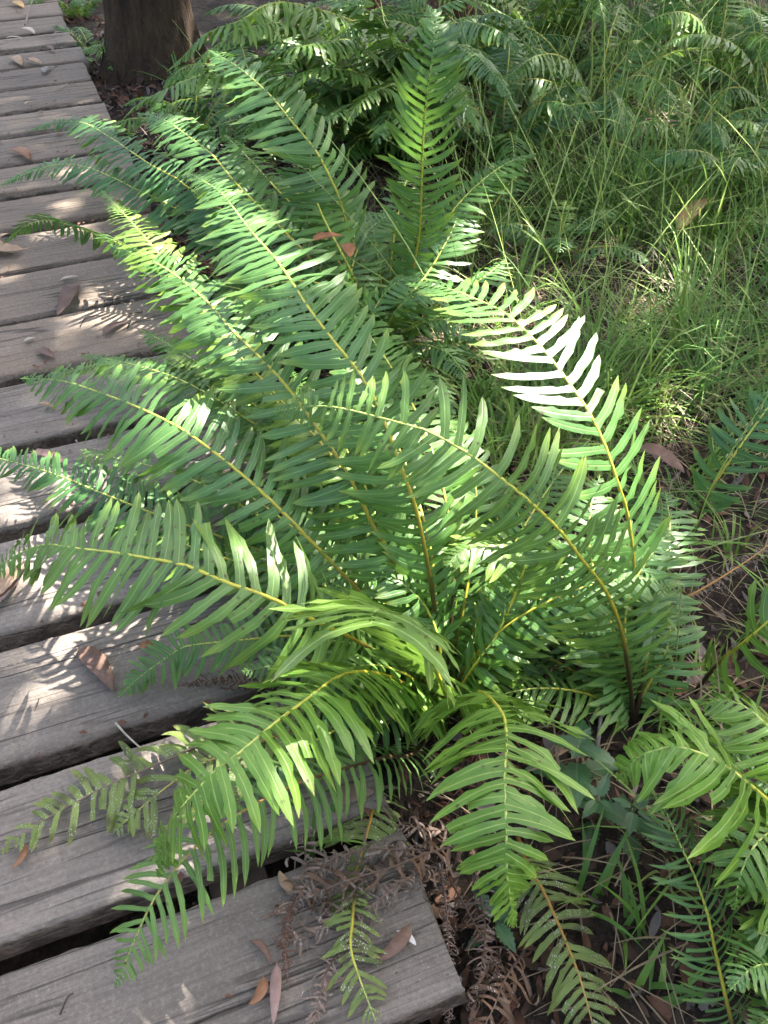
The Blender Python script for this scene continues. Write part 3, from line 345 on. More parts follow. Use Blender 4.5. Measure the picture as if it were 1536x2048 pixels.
AUTO_FERNS = [
    ((1.288, 2.584, -0.13), 9, 0.62, 0.085, ['dark', 'blue', 'mid'], 'dark green fern half hidden in grass right of the upright frond', 0.6),
    ((1.771, 2.762, -0.13), 9, 0.75, 0.095, ['mid', 'mid2'], 'shaded fern with drooping fronds among the grass right of centre', 0.7),
    ((2.409, 2.865, -0.13), 8, 0.8, 0.09, ['blue', 'dark'], 'bluish fern at the top right corner behind tall grass', 0.6),
    ((0.649, 2.757, -0.13), 9, 0.55, 0.075, ['dark', 'mid'], 'low dark fern just behind the back fern, left of the upright frond', 0.4),
    ((2.005, 3.562, -0.13), 10, 0.9, 0.1, ['mid', 'mid2', 'dark'], 'large shaded fern in front of the reddish trunk at the top', 0.7),
    ((1.836, 1.934, -0.13), 7, 0.5, 0.07, ['mid', 'blue'], 'small fern in the grass near the right edge', 0.5),
    ((0.882, 2.758, -0.13), 8, 0.55, 0.075, ['mid', 'dark', 'blue'], 'low fern directly behind the foot of the upright frond', 0.4),
    ((1.428, 3.293, -0.13), 10, 0.75, 0.085, ['mid', 'blue'], 'bluish fern just right of the top of the upright frond', 0.6),
    ((2.465, 3.525, -0.13), 10, 0.85, 0.095, ['mid', 'dark'], 'deep green fern at the top between the reddish trunk and the corner', 0.7),
    ((1.907, 2.32, -0.13), 7, 0.5, 0.075, ['mid', 'mid2'], 'pale green fern in the grass above the yellow tan leaf', 0.5),
    ((0.552, 3.228, -0.13), 9, 0.6, 0.075, ['mid', 'dark', 'mid2'], 'fern between the back fern and the mossy trunk', 0.4),
    ((0.297, 3.167, -0.13), 7, 0.42, 0.06, ['mid', 'dark'], 'small fern beside the board edge behind the left arching fronds', 0.3),
    ((0.918, 3.585, -0.13), 10, 0.7, 0.08, ['mid', 'mid2', 'dark'], 'fresh green fern left of the top of the upright frond', 0.5),
    ((1.145, 3.217, -0.13), 9, 0.7, 0.08, ['mid', 'blue'], 'green fern right behind the upper half of the upright frond', 0.5),
    ((2.413, 2.544, -0.13), 8, 0.6, 0.08, ['mid', 'blue'], 'fern at the right edge below the top right corner', 0.5),
    ((0.958, 2.063, -0.13), 6, 0.34, 0.055, ['dark', 'mid'], 'small fern in the grass beside the foot of the upright frond', 0.4),
    ((1.08, 1.795, -0.13), 6, 0.3, 0.05, ['bright', 'mid'], 'tiny yellowish fern in the middle of the grass', 0.3),
]
PT = {'autob': [(1.305, 2.577, -0.13),
           (1.895, 2.892, -0.13),
           (2.447, 2.987, -0.13),
           (0.677, 2.845, -0.13),
           (2.042, 3.629, -0.13),
           (1.102, 4.31, -0.13),
           (1.952, 2.061, -0.13),
           (1.621, 2.111, -0.13)],
 'seedlings': [(0.249, 0.246, -0.12),
               (0.277, 0.136, -0.12),
               (0.035, 0.087, -0.12),
               (0.244, 0.175, -0.12),
               (0.077, 0.132, -0.12)],
 'small_fern_a': (0.078, 4.508, -0.2),
 'small_fern_b': (0.21, 4.267, -0.15),
 'small_fern_c': (0.111, 5.342, -0.2),
 'trunk': (0.322, 4.145, -0.13),
 'trunk_mid': (1.815, 4.179, -0.13),
 'trunk_right': (3.026, 3.636, -0.13),
 'trunk_sun': (1.469, 4.483, -0.13),
 'tufts': [(0.221, 0.014, -0.12),
           (0.185, 0.082, -0.12),
           (0.187, -0.064, -0.12),
           (-0.157, 0.267, -0.05)]}

PITCH, PW, PT_H = 0.27, 0.2224, 0.052

# ------------------------------------------------------------------ materials
class NT:
    def __init__(s, name):
        s.m = bpy.data.materials.new(name); s.m.use_nodes = True
        s.n = s.m.node_tree.nodes; s.l = s.m.node_tree.links; s.b = s.n['Principled BSDF']; s.out = s.n['Material Output']
    def new(s, t, **k):
        x = s.n.new(t)
        for a, v in k.items(): setattr(x, a, v)
        return x
    def val(s, sock, v):
        if hasattr(v, 'is_linked') or hasattr(v, 'links'): s.l.new(v, sock)
        else: sock.default_value = v
    def math(s, op, a, b=None, clamp=False):
        x = s.new('ShaderNodeMath', operation=op, use_clamp=clamp); s.val(x.inputs[0], a)
        if b is not None: s.val(x.inputs[1], b)
        return x.outputs[0]
    def mix(s, f, a, b, blend='MIX'):
        x = s.new('ShaderNodeMix', data_type='RGBA', blend_type=blend); s.val(x.inputs[0], f)
        s.val(x.inputs[6], a if not isinstance(a, tuple) else (*a, 1)); s.val(x.inputs[7], b if not isinstance(b, tuple) else (*b, 1))
        return x.outputs[2]
    def ramp(s, f, stops, interp='LINEAR'):
        x = s.new('ShaderNodeValToRGB'); e = x.color_ramp; e.interpolation = interp
        while len(e.elements) < len(stops): e.elements.new(.5)
        for i, (p, c) in enumerate(stops):
            e.elements[i].position = p; e.elements[i].color = (*c, 1) if isinstance(c, tuple) else (c, c, c, 1)
        s.l.new(f, x.inputs[0]); return x.outputs[0]
    def noise(s, vec, scale, detail=4, rough=.55, dist=0):
        x = s.new('ShaderNodeTexNoise'); x.inputs['Scale'].default_value = scale; x.inputs['Detail'].default_value = detail
        x.inputs['Roughness'].default_value = rough; x.inputs['Distortion'].default_value = dist
        if vec is not None: s.l.new(vec, x.inputs['Vector'])
        return x.outputs[0]
    def vor(s, vec, scale, feature='F1'):
        x = s.new('ShaderNodeTexVoronoi', feature=feature); x.inputs['Scale'].default_value = scale
        if vec is not None: s.l.new(vec, x.inputs['Vector'])
        return x
    def mapv(s, vec, scale=(1, 1, 1), loc=None):
        x = s.new('ShaderNodeMapping'); x.inputs['Scale'].default_value = scale
        s.l.new(vec, x.inputs[0])
        if loc is not None: s.l.new(loc, x.inputs[1])
        return x.outputs[0]
    def bump(s, h, strength=.4, dist=.01, normal=None):
        x = s.new('ShaderNodeBump'); x.inputs['Strength'].default_value = strength; x.inputs['Distance'].default_value = dist
        s.l.new(h, x.inputs['Height'])
        if normal is not None: s.l.new(normal, x.inputs['Normal'])
        return x.outputs[0]

def leaf_material(name, base, rib, tip, rough=.39, trans=.28, spec=.5, spots=0.0, specks=0.0, var=.35, ribw=.045):
    t = NT(name)
    uv = t.new('ShaderNodeUVMap').outputs[0]
    sx = t.new('ShaderNodeSeparateXYZ'); t.l.new(uv, sx.inputs[0]); u, v = sx.outputs[0], sx.outputs[1]
    pos = t.new('ShaderNodeNewGeometry').outputs['Position']
    rnd = t.new('ShaderNodeObjectInfo').outputs['Random']
    n1 = t.noise(pos, 9, 2); n2 = t.noise(pos, 60, 2)
    dark = tuple(c*(1-var) for c in base); lite = (min(1, base[0]*(1+var*1.5)), min(1, base[1]*(1+var)), base[2]*(1+var*.5))
    c = t.mix(t.ramp(n1, [(.3, 0.0), (.7, 1.0)]), dark, lite)
    c = t.mix(t.math('MULTIPLY', rnd, .35), c, tuple(k*.75 for k in (base[0]*1.35, base[1]*1.05, base[2]*.8)))
    c = t.mix(t.math('MULTIPLY', t.ramp(n2, [(.45, 0.0), (.7, 1.0)]), .25), c, lite)
    # ageing towards the leaflet tip
    tp = t.math('MULTIPLY', t.ramp(v, [(.62, 0.0), (1.0, 1.0)]), t.ramp(n1, [(.35, 0.15), (.65, .9)]))
    c = t.mix(tp, c, tip)
    c = t.mix(t.math('MULTIPLY', t.ramp(v, [(.88, 0.0), (.97, 1.0)]), t.ramp(n2, [(.52, 0.0), (.6, .8)])), c, (.13, .075, .03))
    # pale midrib
    d = t.math('ABSOLUTE', t.math('SUBTRACT', t.math('FRACT', u), .5))
    c = t.mix(t.math('MULTIPLY', t.ramp(d, [(ribw*.4, 1.0), (ribw*1.6, 0.0)]), .75), c, rib)
    if spots:
        vs = t.vor(pos, 75); sp = t.math('MULTIPLY', t.ramp(vs.outputs['Distance'], [(.08, 1.0), (.24, 0.0)]), t.ramp(t.noise(pos, 14, 2), [(.58-.25*spots, 0.0), (.68-.25*spots, 1.0)]))
        c = t.mix(sp, c, (.07, .035, .015))
    if specks:
        vs = t.vor(t.mapv(pos, (1, .6, 1)), 420); m = t.ramp(t.noise(pos, 45, 3), [(.62-.14*specks, 0.0), (.72-.14*specks, 1.0)])
        br = t.ramp(t.noise(pos, 24, 4), [(.5, 0.0), (.68, 1.0)])
        c = t.mix(t.math('MULTIPLY', br, .75), c, (.05, .035, .025))
        sp = t.math('MULTIPLY', t.ramp(vs.outputs['Distance'], [(.2, 1.0), (.36, 0.0)]), m)
        c = t.mix(t.math('MULTIPLY', sp, .85), c, (.55, .51, .5))
    t.l.new(c, t.b.inputs['Base Color'])
    t.b.inputs['Roughness'].default_value = rough; t.b.inputs['Specular IOR Level'].default_value = spec
    # fine side veins
    vein = t.math('SINE', t.math('ADD', t.math('MULTIPLY', v, 190.0), t.math('MULTIPLY', d, -40.0)))
    h = t.math('ADD', t.math('MULTIPLY', vein, .1), t.math('MULTIPLY', t.math('MINIMUM', d, .09), 13.0))
    nb = t.bump(h, .35, .0012); t.l.new(nb, t.b.inputs['Normal'])
    if trans:
        tr = t.new('ShaderNodeBsdfTranslucent'); t.l.new(t.mix(.4, c, (.2, .36, .03), 'MIX'), tr.inputs[0]); t.l.new(nb, tr.inputs[1])
        mx = t.new('ShaderNodeMixShader'); mx.inputs[0].default_value = trans
        t.l.new(t.b.outputs[0], mx.inputs[1]); t.l.new(tr.outputs[0], mx.inputs[2]); t.l.new(mx.outputs[0], t.out.inputs[0])
    return t.m

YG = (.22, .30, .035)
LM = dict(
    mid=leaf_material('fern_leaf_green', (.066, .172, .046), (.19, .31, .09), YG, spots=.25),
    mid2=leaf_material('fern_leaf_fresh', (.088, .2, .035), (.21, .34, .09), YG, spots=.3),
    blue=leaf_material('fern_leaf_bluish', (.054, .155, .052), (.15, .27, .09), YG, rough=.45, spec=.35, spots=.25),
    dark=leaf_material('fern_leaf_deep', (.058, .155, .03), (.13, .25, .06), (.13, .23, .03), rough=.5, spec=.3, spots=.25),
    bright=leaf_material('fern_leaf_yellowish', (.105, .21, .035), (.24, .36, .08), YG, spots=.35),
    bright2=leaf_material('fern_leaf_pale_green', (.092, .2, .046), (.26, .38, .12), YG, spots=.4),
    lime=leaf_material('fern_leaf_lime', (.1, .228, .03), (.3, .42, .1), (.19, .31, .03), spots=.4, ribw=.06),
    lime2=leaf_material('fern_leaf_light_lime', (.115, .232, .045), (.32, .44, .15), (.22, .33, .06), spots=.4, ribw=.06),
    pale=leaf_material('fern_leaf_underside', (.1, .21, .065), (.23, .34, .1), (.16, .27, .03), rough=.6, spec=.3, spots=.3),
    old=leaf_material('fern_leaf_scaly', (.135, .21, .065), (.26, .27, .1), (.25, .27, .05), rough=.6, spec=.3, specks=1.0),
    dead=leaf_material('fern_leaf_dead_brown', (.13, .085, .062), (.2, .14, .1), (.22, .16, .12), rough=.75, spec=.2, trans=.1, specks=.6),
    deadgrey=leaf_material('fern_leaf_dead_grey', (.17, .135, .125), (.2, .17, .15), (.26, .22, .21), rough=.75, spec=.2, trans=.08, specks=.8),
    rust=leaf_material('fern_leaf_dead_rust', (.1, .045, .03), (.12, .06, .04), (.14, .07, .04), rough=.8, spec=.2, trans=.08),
)

def stem_material(name, stops, rough=.45):
    t = NT(name); uv = t.new('ShaderNodeUVMap').outputs[0]; sx = t.new('ShaderNodeSeparateXYZ'); t.l.new(uv, sx.inputs[0])
    pos = t.new('ShaderNodeNewGeometry').outputs['Position']; n = t.noise(pos, 120, 3)
    c = t.ramp(sx.outputs[1], stops)
    c = t.mix(t.math('MULTIPLY', t.ramp(n, [(.55, 0.0), (.75, 1.0)]), .5), c, (.06, .04, .012))
    t.l.new(c, t.b.inputs['Base Color']); t.b.inputs['Roughness'].default_value = rough
    t.l.new(t.bump(n, .4, .001), t.b.inputs['Normal']); return t.m
SM = dict(
    green=stem_material('rachis_yellow_green', [(.0, (.02, .013, .008)), (.2, (.045, .028, .008)), (.34, (.36, .3, .025)), (.6, (.46, .43, .05)), (.85, (.4, .46, .12)), (1., (.25, .38, .08))]),
    shade=stem_material('rachis_dark_to_orange', [(.0, (.02, .013, .008)), (.45, (.06, .03, .012)), (.6, (.26, .15, .03)), (.8, (.34, .27, .06)), (1., (.3, .36, .1))]),
    orange=stem_material('rachis_orange', [(.0, (.2, .1, .02)), (.6, (.42, .22, .04)), (1., (.3, .2, .06))]),
    brown=stem_material('rachis_brown', [(.0, (.03, .02, .018)), (.5, (.12, .075, .05)), (1., (.2, .14, .11))], .8),
)

def wood_material(name, k):
    t = NT(name)
    oi = t.new('ShaderNodeObjectInfo'); tc = t.new('ShaderNodeTexCoord').outputs['Object']
    off = t.new('ShaderNodeCombineXYZ'); r = t.math('MULTIPLY', oi.outputs['Random'], 37.0)
    for i in range(3): t.l.new(r, off.inputs[i])
    o = off.outputs[0]
    g1 = t.noise(t.mapv(tc, (1.6, 75, 30), o), 1.0, 6, .7, .1)
    g2 = t.noise(t.mapv(tc, (5.0, 330, 80), o), 1.0, 4, .6)
    b1 = t.noise(t.mapv(tc, (3.2, 5, 5), o), 1.0, 5, .6, .3)
    b2 = t.noise(t.mapv(tc, (30, 34, 30), o), 1.0, 4, .65)
    fine = t.noise(tc, 420, 3); c_sp = t.noise(tc, 160, 4, .7)
    c = t.ramp(g1, [(.25, tuple(p_*q_ for p_, q_ in zip((.148, .120, .1), k))), (.48, tuple(p_*q_ for p_, q_ in zip((.19, .158, .134), k))), (.6, tuple(p_*q_ for p_, q_ in zip((.212, .178, .152), k))), (.8, tuple(p_*q_ for p_, q_ in zip((.25, .214, .186), k)))])
    c = t.mix(t.math('MULTIPLY', t.ramp(g2, [(.46, 0.0), (.62, 1.0)]), .42), c, (.092, .074, .06))
    c = t.mix(t.math('MULTIPLY', t.ramp(b1, [(.47, 0.0), (.72, 1.0)]), .6), c, (.1, .084, .074))
    c = t.mix(t.math('MULTIPLY', t.ramp(b1, [(.2, 1.0), (.42, 0.0)]), .4), c, (.33, .29, .26))
    c = t.mix(t.math('MULTIPLY', t.ramp(b2, [(.57, 0.0), (.68, 1.0)]), .33), c, (.095, .08, .066))
    c = t.mix(t.math('MULTIPLY', t.ramp(c_sp, [(.52, 0.0), (.66, 1.0)]), .35), c, (.3, .265, .235)); c = t.mix(t.math('MULTIPLY', t.ramp(c_sp, [(.34, 1.0), (.45, 0.0)]), .4), c, (.085, .07, .058))
    # narrow checks along the grain: thin iso-lines of a stretched noise, broken up
    ln1 = t.noise(t.mapv(tc, (.55, 10, 6), o), 1.0, 3, .5); ln2 = t.noise(t.mapv(tc, (.9, 26, 9), o), 1.0, 2, .5)
    e1 = t.ramp(t.math('ABSOLUTE', t.math('SUBTRACT', ln1, .5)), [(.003, 1.0), (.009, 0.0)]); e2 = t.ramp(t.math('ABSOLUTE', t.math('SUBTRACT', ln2, .53)), [(.003, 1.0), (.012, 0.0)])
    brk = t.ramp(t.noise(t.mapv(tc, (3, 9, 9), o), 1, 2), [(.45, 0.0), (.52, 1.0)])
    crack = t.math('MULTIPLY', t.math('MAXIMUM', e1, t.math('MULTIPLY', e2, .6)), brk)
    c = t.mix(t.math('MULTIPLY', crack, .8), c, (.03, .024, .02))
    # pale lichen flecks
    vs = t.vor(tc, 150); fl = t.math('MULTIPLY', t.ramp(vs.outputs['Distance'], [(.1, 1.0), (.18, 0.0)]), t.ramp(t.noise(tc, 9, 3), [(.55, 0.0), (.66, 1.0)]))
    c = t.mix(t.math('MULTIPLY', fl, .55), c, (.42, .4, .36))
    # darker mottled brown on the sawn sides
    ge = t.new('ShaderNodeTexCoord'); sz = t.new('ShaderNodeSeparateXYZ'); t.l.new(ge.outputs['Object'], sz.inputs[0])
    side = t.ramp(t.math('MULTIPLY', t.math('ADD', sz.outputs[2], t.math('MULTIPLY', b2, .012)), -30.0), [(.05, 0.0), (.3, 1.0)])
    sc = t.mix(t.ramp(b2, [(.4, 0.0), (.6, 1.0)]), (.075, .058, .045), (.17, .13, .1))
    c = t.mix(side, c, sc)
    nk = t.vor(t.mapv(tc, (.5, 1, 1), o), 95); c = t.mix(t.math('MULTIPLY', t.ramp(nk.outputs['Distance'], [(.06, 1.0), (.15, 0.0)]), t.ramp(t.noise(tc, 7, 2), [(.5, 0.0), (.6, .75)])), c, (.045, .036, .03))
    hs = t.new('ShaderNodeHueSaturation'); t.l.new(c, hs.inputs['Color']); t.l.new(t.math('ADD', t.math('MULTIPLY', t.math('FRACT', t.math('MULTIPLY', oi.outputs['Random'], 7.3)), .36), .84), hs.inputs['Value']); c = hs.outputs[0]
    t.l.new(c, t.b.inputs['Base Color']); t.b.inputs['Roughness'].default_value = .72; t.b.inputs['Specular IOR Level'].default_value = .35
    h = t.math('ADD', t.math('MULTIPLY', g1, .8), t.math('ADD', t.math('MULTIPLY', g2, .6), t.math('ADD', t.math('MULTIPLY', fine, .25), t.math('MULTIPLY', crack, -1.2))))
    h = t.math('ADD', h, t.math('MULTIPLY', t.math('MULTIPLY', side, t.noise(tc, 90, 4)), 3.0))
    t.l.new(t.bump(h, .8, .0035), t.b.inputs['Normal'])
    return t.m
M_WOOD = wood_material('weathered_plank_wood', (.96, .97, .965)); M_WOOD_FAR_SHADE = wood_material('brown_shaded_plank_wood', (.86, .78, .66))  # second wood, for far planks: browner, with their deeper shade put into the colour

def simple(name, stops, scale=20, rough=.8, bump=.4, bd=.004, stretch=(1, 1, 1), trans=0, spec=.3, coord='Position'):
    t = NT(name)
    pos = t.new('ShaderNodeNewGeometry').outputs['Position'] if coord == 'Position' else t.new('ShaderNodeTexCoord').outputs['Object']
    rnd = t.new('ShaderNodeObjectInfo').outputs['Random']
    v = t.mapv(pos, stretch)
    n = t.noise(v, scale, 6, .6); n2 = t.noise(v, scale*6, 3)
    c = t.ramp(t.math('ADD', t.math('MULTIPLY', n, .8), t.math('MULTIPLY', n2, .2)), stops)
    t.l.new(c, t.b.inputs['Base Color']); t.b.inputs['Roughness'].default_value = rough; t.b.inputs['Specular IOR Level'].default_value = spec
    t.l.new(t.bump(t.math('ADD', n, t.math('MULTIPLY', n2, .5)), bump, bd), t.b.inputs['Normal'])
    if trans:
        tr = t.new('ShaderNodeBsdfTranslucent'); t.l.new(c, tr.inputs[0]); mx = t.new('ShaderNodeMixShader'); mx.inputs[0].default_value = trans
        t.l.new(t.b.outputs[0], mx.inputs[1]); t.l.new(tr.outputs[0], mx.inputs[2]); t.l.new(mx.outputs[0], t.out.inputs[0])
    return t.m
M_SOIL = simple('leaf_mould_soil', [(.3, (.014, .010, .007)), (.5, (.03, .021, .015)), (.62, (.055, .04, .03)), (.75, (.024, .017, .012))], 26, .95, .9, .02)
M_BARK = simple('dark_mossy_bark', [(.3, (.012, .008, .005)), (.47, (.038, .024, .014)), (.6, (.06, .038, .021)), (.68, (.05, .06, .015))], 12, .95, 1, .03, (1.6, 1.6, .5))
M_BARK2 = simple('reddish_bark', [(.3, (.05, .02, .013)), (.5, (.13, .06, .04)), (.7, (.22, .12, .085))], 16, .95, 1, .02, (2, 2, .5))
M_JOIST = simple('joist_timber', [(.3, (.02, .016, .012)), (.7, (.06, .048, .038))], 18, .95)
def blade_mat(name, a, b, tr=.3): return simple(name, [(.3, a), (.7, b)], 6, .5, .1, .001, trans=tr, spec=.4)
M_GRASS = blade_mat('grass_green', (.115, .225, .03), (.19, .32, .055))
M_GRASS_D = blade_mat('grass_deep_green', (.075, .17, .03), (.12, .24, .05))
M_GRASS_Y = blade_mat('grass_yellow_green', (.16, .22, .04), (.27, .32, .09))
M_STRAW = blade_mat('grass_straw', (.16, .115, .065), (.3, .23, .14), .2)
M_CULM = blade_mat('grass_culm', (.22, .32, .06), (.38, .46, .15))
M_SEED = blade_mat('grass_seed_head', (.3, .33, .15), (.5, .48, .3))
M_LITTER = [simple('litter_dark_brown', [(.3, (.03, .018, .012)), (.7, (.085, .05, .033))], 30, .85, trans=.05),
            simple('litter_red_brown', [(.3, (.07, .032, .02)), (.7, (.16, .08, .05))], 30, .8, trans=.08),
            simple('litter_grey', [(.3, (.1, .08, .072)), (.7, (.22, .18, .165))], 30, .85, trans=.08)]
def dl(name, a, b): return simple('dead_leaf_'+name, [(.32, a), (.55, tuple((x+y)/2 for x, y in zip(a, b))), (.7, b)], 45, .55, .3, .002, trans=.15, spec=.4)
DLM = dict(brown=dl('brown', (.10, .055, .038), (.22, .13, .095)), tan=dl('tan', (.24, .15, .085), (.42, .29, .19)), pinkish=dl('pinkish', (.2, .12, .1), (.33, .22, .19)),
           rust=dl('rust', (.17, .07, .03), (.32, .16, .085)), red=dl('red', (.1, .056, .044), (.19, .115, .09)), pale=dl('pale', (.32, .26, .2), (.5, .43, .36)),
           grey=dl('grey', (.12, .1, .085), (.3, .27, .24)), yellow=dl('yellow', (.34, .2, .07), (.5, .34, .14)), white=dl('white', (.5, .48, .45), (.7, .68, .65)),
           orange=dl('orange', (.15, .055, .02), (.32, .13, .04)))
M_SEEDLING = leaf_material('seedling_dark_leaf', (.022, .075, .026), (.05, .12, .05), (.03, .1, .035), rough=.4, trans=.12, ribw=.03)
M_CANOPY = simple('canopy_leaf', [(.3, (.06, .11, .025)), (.7, (.11, .18, .045))], 5, .5, .1, .001, trans=.4)

# ------------------------------------------------------------------ mesh helpers
class MB:
    def __init__(s): s.v = []; s.f = []; s.uv = []
    def add(s, v, f, uv=None):
        b = len(s.v); s.v.extend(v); s.f.extend([tuple(i+b for i in q) for q in f]); s.uv.extend(uv if uv else [(0, 0)]*len(v))
    def build(s, name, mat, parent=None, smooth=True, loc=None):
        me = bpy.data.meshes.new(name); me.from_pydata([tuple(p) for p in s.v], [], s.f)
        if s.v:
            ul = me.uv_layers.new(name='UVMap'); idx = np.empty(len(me.loops), dtype=np.int32); me.loops.foreach_get('vertex_index', idx)
            ul.data.foreach_set('uv', np.asarray(s.uv, dtype=np.float32)[idx].ravel())
            if smooth: me.polygons.foreach_set('use_smooth', np.ones(len(me.polygons), dtype=bool))
        me.materials.append(mat); me.update()
        o = bpy.data.objects.new(name, me); col.objects.link(o)
        if parent is not None: o.parent = parent
        if loc is not None: o.location = loc
        return o
    def tube(s, pts, rads, sides=6, vs=None, cap=True):
        n = len(pts); vv = []; uv = []; ff = []; ref = Vector((.3, .2, 1)).normalized()
        for i in range(n):
            t = (pts[min(i+1, n-1)]-pts[max(i-1, 0)]).normalized()
            a = t.cross(ref)
            if a.length < .05: a = t.cross(Vector((1, 0, 0)))
            a.normalize(); b = t.cross(a)
            for k in range(sides):
                q = 2*math.pi*k/sides; vv.append(pts[i]+(a*math.cos(q)+b*math.sin(q))*rads[i]); uv.append((k/sides, vs[i] if vs else i/(n-1)))
        for i in range(n-1):
            for k in range(sides):
                k2 = (k+1) % sides; ff.append((i*sides+k, i*sides+k2, (i+1)*sides+k2, (i+1)*sides+k))
        if cap: ff.append(tuple((n-1)*sides+k for k in range(sides))); ff.append(tuple(reversed(range(sides))))
        s.add(vv, ff, uv)
def tag(o, label=None, cat=None, group=None, kind=None):
    if label: o['label'] = label
    if cat: o['category'] = cat
    if group: o['group'] = group
    if kind: o['kind'] = kind
    return o
def empty(name, loc):
    o = bpy.data.objects.new(name, None); col.objects.link(o); o.location = loc; o.empty_display_size = .05; return o
def catmull(P, n):
    P = [Vector(p) for p in P]; Q = [P[0]*2-P[1]]+P+[P[-1]*2-P[-2]]; out = []; m = len(P)-1
    L = [0]
    for i in range(m): L.append(L[-1]+(P[i+1]-P[i]).length)
    for k in range(n+1):
        s = L[-1]*k/n; i = 0
        while i < m-1 and L[i+1] < s: i += 1
        t = (s-L[i])/max(1e-9, L[i+1]-L[i]); a, b, c, d = Q[i:i+4]
        out.append(.5*((2*b)+(c-a)*t+(2*a-5*b+4*c-d)*t*t+(3*b-a-3*c+d)*t**3))
    return out
def rot(v, ax, a): return v*math.cos(a)+ax.cross(v)*math.sin(a)+ax*(ax.dot(v)*(1-math.cos(a)))
def screen(p):
    d = Vector(p)-cl; z = d.dot(cf)
    if z < .05: return None
    k = CAM_LENS/24.0/z
    return d.dot(cr)*k, d.dot(cu)*k, z       # in units of picture height

# ------------------------------------------------------------------ ground
def ground_z(x, y):
    base = -.125+.045*noise.noise(Vector((x*1.7, y*1.7, 3.1)))+.022*noise.noise(Vector((x*5, y*5, 8)))+.008*noise.noise(Vector((x*17, y*17, 1)))
    base += .05*max(0, min(1, (x-1.2)/2.5))
    if x < -.04: base -= .26*min(1, (-.04-x)/.16)
    far = max(0, math.hypot(x-1, y-2)-7)
    return base+.02*far*noise.noise(Vector((x*.12, y*.12, 0)))
def build_ground():
    def axis(c, w, n, far):
        a = [c-w+2*w*i/n for i in range(n+1)]; s = 2*w/n; hi = []; d = s; x = c+w
        while x < c+far: d *= 1.28; x += d; hi.append(x)
        lo = [2*c-q for q in reversed(hi)]; return lo+a+hi
    xs = axis(1.3, 2.6, 130, 150); ys = axis(2.4, 3.2, 150, 150); b = MB()
    v = [(x, y, ground_z(x, y)) for y in ys for x in xs]; nx = len(xs)
    f = [(j*nx+i, j*nx+i+1, (j+1)*nx+i+1, (j+1)*nx+i) for j in range(len(ys)-1) for i in range(nx-1)]
    b.add(v, f); o = b.build('ground', M_SOIL); tag(o, 'dark leaf mould forest soil under the ferns', kind='structure')
build_ground()

